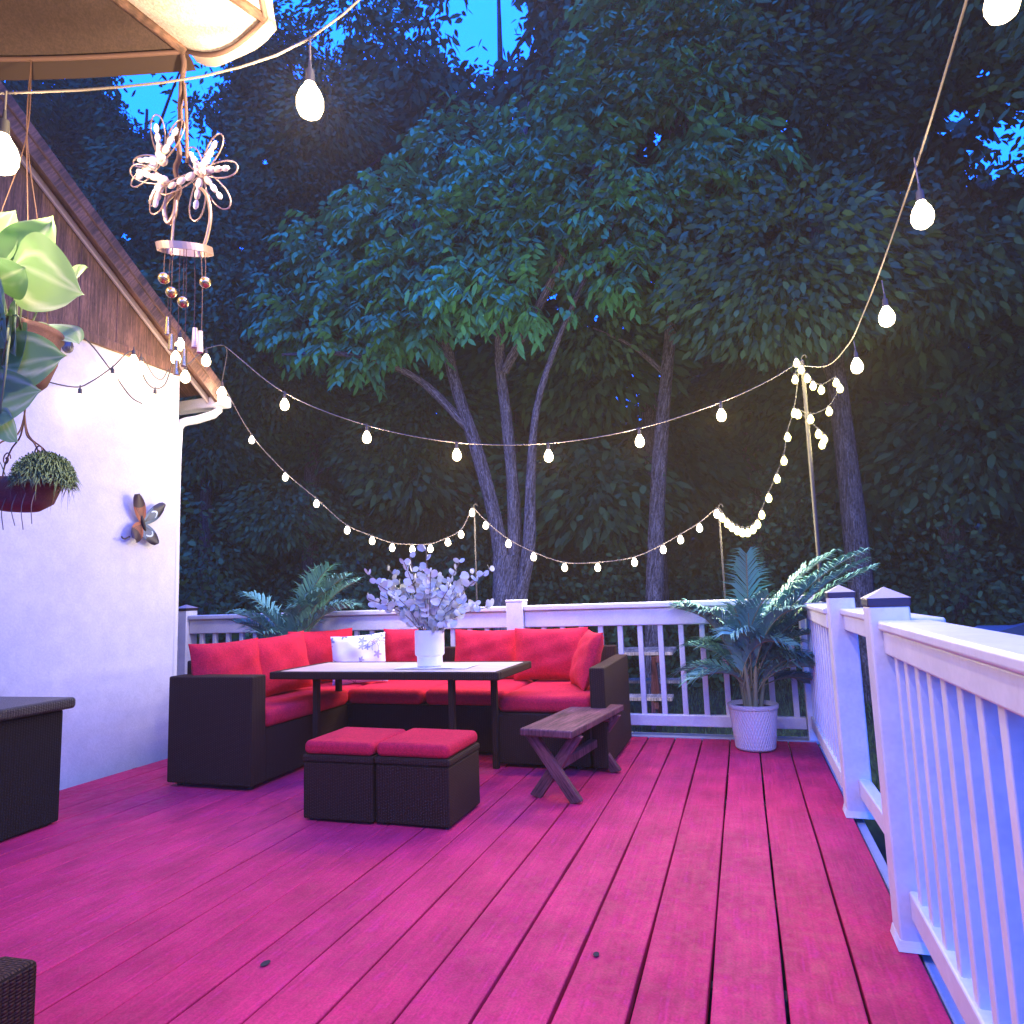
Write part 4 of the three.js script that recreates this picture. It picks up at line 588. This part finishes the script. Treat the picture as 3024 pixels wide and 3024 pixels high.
  const hm = mat({ color: rgb(0.16, 0.12, 0.09), roughness: 0.9 }); for (let k = 0; k < 7; k++) { const x = -0.06 + k * 0.032; part(o, 'dry_tendril', tube([[x, 0.03, 0.06], [x * 1.05 + 0.004, -0.01, 0.075], [x * 1.1 + (q() - 0.5) * 0.03, -0.04 - q() * 0.03, 0.07]], 0.0013, 8, 4), hm); }
}
console.log('hanging things');
// ---------------------------------------------------------------- trees
// slanting openings through the crowns where the evening sky shows: [low end, high end, radius in metres, share of leaves missing]
const openings = [[[-4.67, 5.86, -4.45], [-21.02, 22.43, -20.02], 1.26, 0.975],
  [[-4.34, 6.02, -4.59], [-19.51, 23.19, -20.66], 1.00, 0.975],
  [[-4.62, 5.49, -4.85], [-20.81, 20.78, -21.82], 0.83, 0.975],
  [[-4.82, 5.66, -4.48], [-21.71, 21.57, -20.16], 0.83, 0.975],
  [[-2.01, 6.52, -5.55], [-9.04, 25.42, -24.98], 1.26, 0.97],
  [[-1.83, 6.61, -5.53], [-8.24, 25.82, -24.88], 1.00, 0.98],
  [[2.06, 5.15, -6.59], [9.25, 19.26, -29.66], 0.45, 0.975],
  [[2.39, 4.82, -6.68], [10.76, 17.79, -30.06], 0.92, 0.95],
  [[-1.78, 4.37, -7.09], [-8.03, 15.74, -31.90], 0.28, 0.975],
  [[-1.33, 4.18, -7.27], [-5.98, 14.87, -32.72], 0.15, 0.975],
  [[-0.64, 5.55, -6.63], [-2.88, 21.06, -29.84], 0.25, 0.98],
  [[0.50, 4.70, -7.14], [2.27, 17.21, -32.11], 0.15, 0.975],
  [[0.88, 4.69, -7.11], [3.96, 17.18, -32.00], 0.16, 0.975],
  [[-4.66, 3.79, -5.93], [-20.99, 13.14, -26.68], 0.13, 0.975],
  [[-3.98, 4.08, -6.28], [-17.89, 14.44, -28.26], 0.13, 0.975],
  [[-2.20, 4.59, -6.87], [-9.90, 16.73, -30.89], 0.13, 0.98],
  [[-4.26, 4.16, -6.05], [-19.16, 14.78, -27.24], 0.14, 0.98],
  [[-3.98, 4.08, -6.28], [-17.90, 14.43, -28.26], 0.13, 0.98],
  [[2.21, 5.42, -6.37], [9.93, 20.49, -28.67], 0.16, 0.98],
  [[-0.69, 4.50, -7.22], [-3.11, 16.32, -32.49], 0.14, 0.98],
  [[2.41, 3.54, -7.23], [10.83, 12.01, -32.56], 0.13, 0.98],
  [[-3.80, 4.44, -6.21], [-17.09, 16.06, -27.94], 0.13, 0.98],
  [[-1.12, 4.64, -7.09], [-5.05, 16.97, -31.93], 0.13, 0.98],
  [[0.00, 5.18, -6.89], [0.01, 19.41, -31.01], 0.16, 0.98],
  [[-1.60, 4.83, -6.91], [-7.19, 17.80, -31.08], 0.12, 0.98],
  [[-3.28, 5.58, -5.78], [-14.75, 21.18, -26.00], 0.13, 0.98],
  [[-3.65, 6.13, -5.06], [-16.43, 23.67, -22.75], 0.21, 0.98],
  [[-3.21, 6.40, -5.08], [-14.43, 24.88, -22.88], 0.24, 0.98],
  [[0.69, 5.53, -6.64], [3.12, 20.95, -29.88], 0.16, 0.98],
  [[1.32, 5.62, -6.48], [5.95, 21.35, -29.18], 0.16, 0.98],
  [[1.67, 4.88, -6.86], [7.52, 18.05, -30.87], 0.16, 0.98],
  [[-0.49, 5.67, -6.56], [-2.20, 21.60, -29.53], 0.24, 0.98],
  [[-0.28, 5.72, -6.54], [-1.25, 21.80, -29.44], 0.18, 0.98],
  [[-2.59, 6.45, -5.38], [-11.63, 25.10, -24.20], 0.16, 0.98],
  [[-1.58, 6.35, -5.84], [-7.09, 24.67, -26.29], 0.16, 0.98],
  [[-4.61, 4.76, -5.43], [-20.75, 17.50, -24.44], 0.13, 0.98],
  [[-1.50, 4.37, -7.15], [-6.75, 15.75, -32.19], 0.14, 0.98],
  [[-1.02, 4.07, -7.37], [-4.61, 14.39, -33.15], 0.12, 0.98],
  [[0.14, 4.62, -7.19], [0.62, 16.87, -32.36], 0.13, 0.98],
  [[-4.17, 5.47, -5.26], [-18.75, 20.71, -23.69], 0.16, 0.98],
  [[-5.34, 4.69, -4.77], [-24.05, 17.17, -21.45], 0.18, 0.98]].map(([a, b, r, k]) => ({ l: new THREE.Line3(V(...a), V(...b)), r, k }));
const tmp = new THREE.Vector3(), tmp2 = new THREE.Vector3();
function opened(x, y, z, q) { tmp.set(x, y, z); for (const c of openings) { c.l.closestPointToPoint(tmp, true, tmp2); if (tmp2.distanceTo(tmp) < c.r * (0.55 + 0.75 * q()) && q() < c.k) return true; } return false; }
class Leaves {
  constructor() { this.P = []; this.I = []; this.C = []; }
  add(px, py, pz, dx, dy, dz, wx, wy, wz, L, W, col, fold = 0.15) { // pointed leaf from (px,py,pz) along d, width along w
    const k = this.P.length / 3, nx = dy * wz - dz * wy, ny = dz * wx - dx * wz, nz = dx * wy - dy * wx, f = fold * W;
    const pt = (t, u, h) => this.P.push(px + dx * L * t + wx * W * u + nx * h, py + dy * L * t + wy * W * u + ny * h - 0.12 * L * t * t, pz + dz * L * t + wz * W * u + nz * h);
    pt(0, 0, 0); pt(0.28, 0.85, f); pt(0.28, -0.85, f); pt(0.62, 0.8, f); pt(0.62, -0.8, f); pt(1, 0, 0);
    this.I.push(k, k + 1, k + 2, k + 2, k + 1, k + 3, k + 2, k + 3, k + 4, k + 4, k + 3, k + 5); for (let i = 0; i < 6; i++) this.C.push(col[0], col[1], col[2]);
  }
  geo() { const g = new THREE.BufferGeometry(); g.setAttribute('position', new THREE.Float32BufferAttribute(this.P, 3)); g.setAttribute('color', new THREE.Float32BufferAttribute(this.C, 3)); g.setIndex(this.I); g.computeVertexNormals(); g.setAttribute('uv', new THREE.Float32BufferAttribute(new Float32Array(this.P.length / 3 * 2), 2)); return g; }
}
const foliage = new THREE.MeshPhysicalMaterial({ vertexColors: true, roughness: 0.85, specularIntensity: 0.25, side: THREE.DoubleSide });
const unit = (q) => { const a = q() * 6.2832, z = q() * 2 - 1, s = Math.sqrt(1 - z * z); return [s * Math.cos(a), z, s * Math.sin(a)]; };
function spray(L, q, p, d, len, leafL, col, droop, off) { // twig with paired leaflets
  const dd = V(...d).normalize(); let x = p[0], y = p[1], z = p[2]; const n = 6;
  for (let i = 0; i < n; i++) { const t = i / (n - 1); dd.x += (q() - 0.5) * 0.5; dd.z += (q() - 0.5) * 0.5; dd.y -= droop / n; dd.normalize(); x += dd.x * len / n; y += dd.y * len / n; z += dd.z * len / n; if (opened(x + off[0], y + off[1], z + off[2], q)) continue;
    const side = V(-dd.z, 0.15 * (q() - 0.5), dd.x).normalize();
    for (const s of [-1, 1]) { if (q() < 0.18) continue; const e = V(dd.x * 0.6 + side.x * s * (0.3 + q()) + (q() - 0.5) * 0.7, dd.y * 0.5 - 0.35 - 0.7 * q(), dd.z * 0.6 + side.z * s * (0.3 + q()) + (q() - 0.5) * 0.7).normalize(), w = V(dd.x, dd.y, dd.z).addScaledVector(e, -dd.dot(e)).normalize(), k = 0.8 + 0.45 * q(); L.add(x, y, z, e.x, e.y, e.z, w.x, w.y, w.z, leafL * (0.65 + 0.7 * q()), leafL * 0.22, [col[0] * k, col[1] * k, col[2] * k]); } }
  return [x, y, z];
}
function clumpSprays(L, q, c, r, n, len, leafL, col, droop, off) { for (let i = 0; i < n; i++) { const u = unit(q), s = Math.pow(q(), 0.45); const p = [c[0] + u[0] * r[0] * s, c[1] + u[1] * r[1] * s, c[2] + u[2] * r[2] * s]; spray(L, q, p, [u[0] + (q() - 0.5) * 0.5, u[1] * 0.5 + 0.25, u[2] + (q() - 0.5) * 0.5], len * (0.7 + 0.6 * q()), leafL, col, droop, off); } }
{ // main broadleaf tree behind the railing
  const o = thing('broadleaf_tree', 'large many stemmed tree with drooping leaf sprays behind the mid post', 'tree', [-3.20, GY, -9.6], 0, 'trees behind the deck');
  const q = rng(201);
  part(o, 'trunk', taper([[0, -0.05, 0], [-0.02, 0.8, 0], [-0.06, 1.7, 0], [-0.08, 2.2, 0]], [0.36, 0.29, 0.24, 0.18], 16, 14, 0.10, 1), M.bark);
  const limbs = [[[[-0.1, 1.6, 0], [-0.18, 2.6, 0.05], [-0.42, 3.7, 0.1], [-0.78, 4.9, 0.1], [-1.1, 6.4, 0.0], [-1.5, 8.0, 0.1]], [0.12, 0.105, 0.095, 0.085, 0.07, 0.04]], [[[0.05, 1.7, 0], [0.04, 3.0, -0.1], [-0.02, 4.2, -0.1], [-0.1, 5.4, -0.1], [0.2, 7.4, 0], [0.6, 9.2, 0.1]], [0.12, 0.095, 0.085, 0.075, 0.06, 0.03]], [[[0.12, 1.5, 0.05], [0.32, 2.3, 0.1], [0.38, 3.2, 0.1], [0.60, 4.4, 0.3], [1.4, 6.0, 0.5], [2.2, 7.2, 0.6]], [0.11, 0.09, 0.055, 0.04, 0.03, 0.02]], [[[-0.55, 4.15, 0.1], [-1.35, 5.0, 0.4], [-2.4, 5.4, 0.7], [-3.4, 5.5, 0.8]], [0.07, 0.055, 0.04, 0.02]], [[[-0.8, 5.2, 0.1], [-1.8, 6.4, 0.3], [-3.0, 7.4, 0.4]], [0.07, 0.05, 0.02]], [[[0.0, 5.0, 0], [1.0, 6.2, 0.5], [2.0, 8.4, 0.6], [2.4, 9.8, 0.5]], [0.07, 0.06, 0.04, 0.02]]];
  for (const [i, [p, r]] of limbs.entries()) part(o, 'limb', taper(p, r, 22, 9, 0.08, 10 + i), M.bark);
  const L = new Leaves(), G = [0.060, 0.26, 0.095];
  // clump centres in metres (world), radii
  const C = [[-0.9, 9.2, -9.4, 1.25], [-0.1, 9.0, -9.3, 1.0], [-1.5, 8.1, -9.2, 1.1], [-2.3, 8.3, -9.5, 0.9], [-0.4, 7.9, -9.2, 0.95], [-1.7, 7.0, -9.0, 1.0], [-2.9, 7.3, -9.3, 0.95], [-0.5, 6.9, -9.0, 0.75], [-3.5, 6.5, -9.0, 0.85], [-2.4, 6.2, -8.9, 0.8], [-1.3, 6.2, -8.9, 0.6], [-4.4, 6.1, -9.0, 0.85], [-3.4, 5.5, -8.8, 0.7], [-5.3, 5.7, -9.0, 0.85], [-4.4, 5.15, -8.8, 0.65], [-6.3, 5.5, -9.1, 0.75], [-5.4, 4.95, -8.9, 0.55], [-2.5, 5.25, -8.7, 0.5], [-5.0, 7.3, -9.4, 1.0], [-6.1, 6.9, -9.5, 1.0], [-3.9, 8.4, -9.7, 1.0], [-1.1, 5.4, -8.8, 0.45], [0.3, 7.0, -9.4, 0.7], [-7.0, 6.2, -9.6, 0.8]];
  for (const c of C) { const tone = 0.8 + 0.65 * q(); clumpSprays(L, q, [c[0] + 3.20, c[1] - GY, c[2] + 9.6], [c[3] * 0.74, c[3] * 0.44, c[3] * 0.62], Math.floor(150 * c[3] * c[3]) + 26, 0.46, 0.17, [G[0] * tone, G[1] * tone, G[2] * tone], 1.1, [-3.20, GY, -9.6]); }
  part(o, 'crown', L.geo(), foliage);
}
function woodTree(label, x, z, h, r, seed, col, lean = 0, leafL = 0.26, dens = 1, barkM = M.barkDark, trunkR = 0.2, low = 0.28) {
  const q = rng(seed), y0 = groundY(x, z), o = thing('woodland_tree', label, 'tree', [x, y0 - 0.05, z], 0, 'trees behind the deck');
  part(o, 'trunk', taper([[0, 0, 0], [lean * 0.2 + 0.1 * (q() - 0.5), h * 0.3, 0], [lean * 0.6 + 0.3 * (q() - 0.5), h * 0.62, 0.1], [lean, h * 0.95, 0]], [trunkR, trunkR * 0.8, trunkR * 0.5, 0.03], 18, 9, 0.08, seed), barkM);
  const L = new Leaves(), n = Math.floor(26 * dens);
  for (let i = 0; i < n; i++) {
    const t = low + (1 - low) * Math.pow((i + q()) / n, 0.9), a = q() * 6.2832, rr = r * Math.sqrt(Math.max(0.05, 1 - Math.pow((t - 0.55) / 0.55, 2))), d = rr * Math.sqrt(q()), cx = lean * t + Math.cos(a) * d, cz = Math.sin(a) * d, cy = t * h, cr = r * (0.34 + 0.2 * q());
    if (i % 4 === 0) part(o, 'limb', taper([[lean * t * 0.8, cy * 0.86, 0], [lean * t * 0.5 + cx * 0.5, cy * 0.94, cz * 0.5], [cx, cy, cz]], [0.05, 0.035, 0.012], 8, 6), barkM);
    const m = Math.floor((leafL < 0.2 ? 760 : 290) * cr * cr * dens + 60), tone = 0.7 + 0.6 * q();
    for (let k = 0; k < m; k++) { const u = unit(q), s = Math.pow(q(), 0.4), px = cx + u[0] * cr * s, py = cy + u[1] * cr * 0.62 * s, pz = cz + u[2] * cr * s; if (opened(px + x, py + y0, pz + z, q)) continue; const e = V(u[0] + (q() - 0.5), u[1] * 0.3 - 0.5 + (q() - 0.5) * 0.8, u[2] + (q() - 0.5)).normalize(), v = V(...unit(q)), w = v.addScaledVector(e, -v.dot(e)).normalize(), kk = tone * (0.75 + 0.5 * q()); L.add(px, py, pz, e.x, e.y, e.z, w.x, w.y, w.z, leafL * (0.7 + 0.7 * q()), leafL * 0.26, [col[0] * kk, col[1] * kk, col[2] * kk]); }
  }
  part(o, 'crown', L.geo(), foliage);
}
function groundY(x, z) { const d = Math.max(0, -z - 22), r = Math.max(0, Math.abs(x + 2) - 26), k = Math.min(1, (d + r) / 30); return GY + 10 * k * k * (3 - 2 * k); }
const DK = [0.045, 0.115, 0.042], MD = [0.050, 0.120, 0.045];
const trees = [
  ['dense dark tree beyond the house roof, farthest left', -13.5, -12.5, 15, 4.2, DK, 0, 0.24, 1.3],
  ['dark tree rising above the wind chime', -9.0, -13.0, 15, 3.4, DK, 0.4, 0.2, 1.2],
  ['straight dark trunk tree left of the garland', -10.9, -12.0, 13, 2.6, DK, -0.2, 0.16, 1.0],
  ['tall dark tree showing a straight trunk at the top centre', -4.75, -14.5, 18, 3.4, MD, 0.1, 0.24, 1.1],
  ['dark tree behind the main tree, right of its trunk', -1.6, -13.5, 15, 3.6, DK, 0.3, 0.22, 1.2],
  ['slender leaning tree with a pale bare trunk right of the main tree', -1.45, -11.0, 11.5, 2.3, MD, 1.3, 0.15, 0.9],
  ['leafy tree above the tall light pole', 1.6, -10.8, 12.5, 3.0, MD, -0.4, 0.18, 1.1],
  ['dark tree over the right railing', 5.2, -10.5, 13, 3.5, DK, -0.3, 0.22, 1.2],
  ['dark tree at the far right edge', 9.5, -9.5, 13, 4.0, DK, 0, 0.25, 1.3],
  ['tree seen between the pole and the right edge, farther back', 3.8, -15, 17, 4.4, DK, 0, 0.25, 1.2],
  ['far tree behind the left palm', -7.2, -16.5, 17, 4.2, DK, 0, 0.25, 1.2],
  ['far tree behind the leaning trunk', 0.4, -17, 18, 4.4, DK, 0, 0.25, 1.2],
  ['far tree on the right beyond the covered pool', 8.2, -16, 18, 4.8, DK, 0, 0.25, 1.2],
  ['tall far tree at the top left behind the chime', -12.5, -18, 19, 4.6, DK, 0, 0.25, 1.2],
  ['far tree beyond the house roof', -18, -15, 17, 5.0, DK, 0, 0.25, 1.2],
  ['far tree to the outer right', 14, -14, 17, 5.0, DK, 0, 0.25, 1.2],
];
trees.forEach((t, i) => woodTree(t[0], t[1], t[2], t[3], t[4], 700 + i * 7, t[5], t[6], t[2] > -13.2 ? 0.14 : 0.24, t[8], i === 5 ? M.bark : M.barkDark, t[7], i === 5 ? 0.5 : i === 6 || i === 7 ? 0.42 : 0.2));
console.log('trees');
{ // the wood on the bank behind: one dense mass nobody could count
  const L = new Leaves(), q = rng(900);
  for (let k = 0; k < 60000; k++) { const a = -1.35 + q() * 2.5, d = 19 + Math.pow(q(), 0.7) * 15, x = Math.sin(a) * d, z = -Math.cos(a) * d, y0 = groundY(x, z), top = 13 + 5 * Math.sin(a * 9) + 3 * Math.sin(a * 23 + 1), y = y0 + q() * top; if (opened(x, y, z, q)) continue; const e = V(...unit(q)), v = V(...unit(q)), w = v.addScaledVector(e, -v.dot(e)).normalize(), s = 0.40 + 0.5 * q(), c = 0.6 + 0.6 * q(); L.add(x, y, z, e.x, e.y, e.z, w.x, w.y, w.z, s, s * 0.34, [0.045 * c, 0.110 * c, 0.042 * c]); }
  const o = new THREE.Mesh(L.geo(), foliage); o.name = 'woodland'; o.castShadow = o.receiveShadow = true; o.userData = { kind: 'stuff', label: 'dark wood filling the bank behind the trees', category: 'wood' }; scene.add(o);
}
{ // undergrowth below the crowns
  const L = new Leaves(), q = rng(901);
  for (let k = 0; k < 115000; k++) { const a = -1.2 + q() * 2.1, d = 11.5 + Math.pow(q(), 0.8) * 8, x = Math.sin(a) * d, z = -Math.cos(a) * d, y0 = groundY(x, z), top = 2.2 + 1.0 * Math.sin(a * 13 + d) + 0.8 * Math.sin(a * 31); const y = y0 + q() * Math.max(0.6, top); const e = V(...unit(q)), v = V(...unit(q)), w = v.addScaledVector(e, -v.dot(e)).normalize(), s = 0.08 + 0.08 * q(), c = 0.6 + 0.7 * q(); L.add(x, y, z, e.x, e.y, e.z, w.x, w.y, w.z, s, s * 0.3, [0.045 * c, 0.110 * c, 0.042 * c]); }
  const o = new THREE.Mesh(L.geo(), foliage); o.name = 'undergrowth'; o.castShadow = o.receiveShadow = true; o.userData = { kind: 'stuff', label: 'dark shrubby undergrowth at the foot of the trees', category: 'undergrowth' }; scene.add(o);
}
// grass tufts seen through the railing
{
  const L = new Leaves(), q = rng(902);
  for (let k = 0; k < 22000; k++) { const x = -7 + q() * 11, z = -6.0 - Math.pow(q(), 1.3) * 7; const e = V((q() - 0.5) * 0.7, 1, (q() - 0.5) * 0.7).normalize(), v = V(...unit(q)), w = v.addScaledVector(e, -v.dot(e)).normalize(), c = 0.7 + 0.6 * q(); L.add(x, GY - 0.01, z, e.x, e.y, e.z, w.x, w.y, w.z, 0.05 + 0.07 * q(), 0.006, [0.05 * c, 0.09 * c, 0.035 * c]); }
  const o = new THREE.Mesh(L.geo(), foliage); o.name = 'grass'; o.receiveShadow = true; o.userData = { kind: 'stuff', label: 'rough grass on the lawn behind the railing', category: 'grass' }; scene.add(o);
}
// ---------------------------------------------------------------- things beyond the railings
{ // picnic table on the lawn
  const o = thing('picnic_table', 'pale topped picnic table on the lawn behind the railing', 'picnic table', [-1.75, GY, -8.5], 0.03);
  for (let k = 0; k < 5; k++) part(o, 'top_plank', rbox(1.86, 0.04, 0.145, 0.005, 0, 0.90, -0.3 + k * 0.15), M.paletop);
  for (const z of [-0.72, 0.72]) for (let k = 0; k < 2; k++) part(o, 'seat_plank', rbox(1.86, 0.04, 0.13, 0.005, 0, 0.46, z + (k - 0.5) * 0.135), M.paletop);
  for (const x of [-0.68, 0.68]) { for (const s of [1, -1]) { const g = rbox(0.05, 1.02, 0.10, 0.004); g.rotateX(s * 0.52); g.translate(x + s * 0.026, 0.44, s * 0.05); part(o, 'leg', g, M.bench); } part(o, 'seat_beam', rbox(0.05, 0.09, 1.66, 0.004, x + 0.078, 0.395, 0), M.bench); part(o, 'top_beam', rbox(0.05, 0.08, 0.72, 0.004, x + 0.078, 0.838, 0), M.bench); }
}
{ // covered pool beyond the right rail
  const o = thing('covered_pool', 'low round pool under a sagging blue cover beyond the right railing', 'pool', [4.35, GY, -9.0]);
  const blue = mat({ color: rgb(0.14, 0.26, 0.42), map: M.redMap, roughness: 0.55 });
  part(o, 'wall', cyl(1.95, 1.95, 1.02, 0, 0, 0, 40), mat({ color: rgb(0.20, 0.22, 0.25), roughness: 0.6 }));
  const g = new THREE.CircleGeometry(2.02, 48, 0, 6.2832), R2 = []; { const P = [], I = []; for (let i = 0; i <= 10; i++) for (let j = 0; j <= 40; j++) { const r = i / 10 * 2.04, a = j / 40 * 6.2832; P.push(r * Math.cos(a), 1.04 + 0.05 * Math.sin(a * 7 + i) * i / 10 + (i === 10 ? -0.12 : 0) - 0.05 * (1 - i / 10), r * Math.sin(a)); } for (let i = 0; i < 10; i++) for (let j = 0; j < 40; j++) { const a = i * 41 + j, b = a + 41; I.push(a, a + 1, b, b, a + 1, b + 1); } const gg = new THREE.BufferGeometry(); gg.setAttribute('position', new THREE.Float32BufferAttribute(P, 3)); gg.setIndex(I); gg.computeVertexNormals(); part(o, 'cover', uvm(gg), blue); }
  { const gg = new THREE.ConeGeometry(1.0, 0.40, 7, 3); gg.scale(1.3, 1, 0.7); const f = gg.toNonIndexed(); f.computeVertexNormals(); f.translate(-0.6, 1.20, 0.2); part(o, 'tented_tarp', f, mat({ color: rgb(0.05, 0.08, 0.11), roughness: 0.5 })); }
}
console.log('done');
renderer.render(scene, camera);
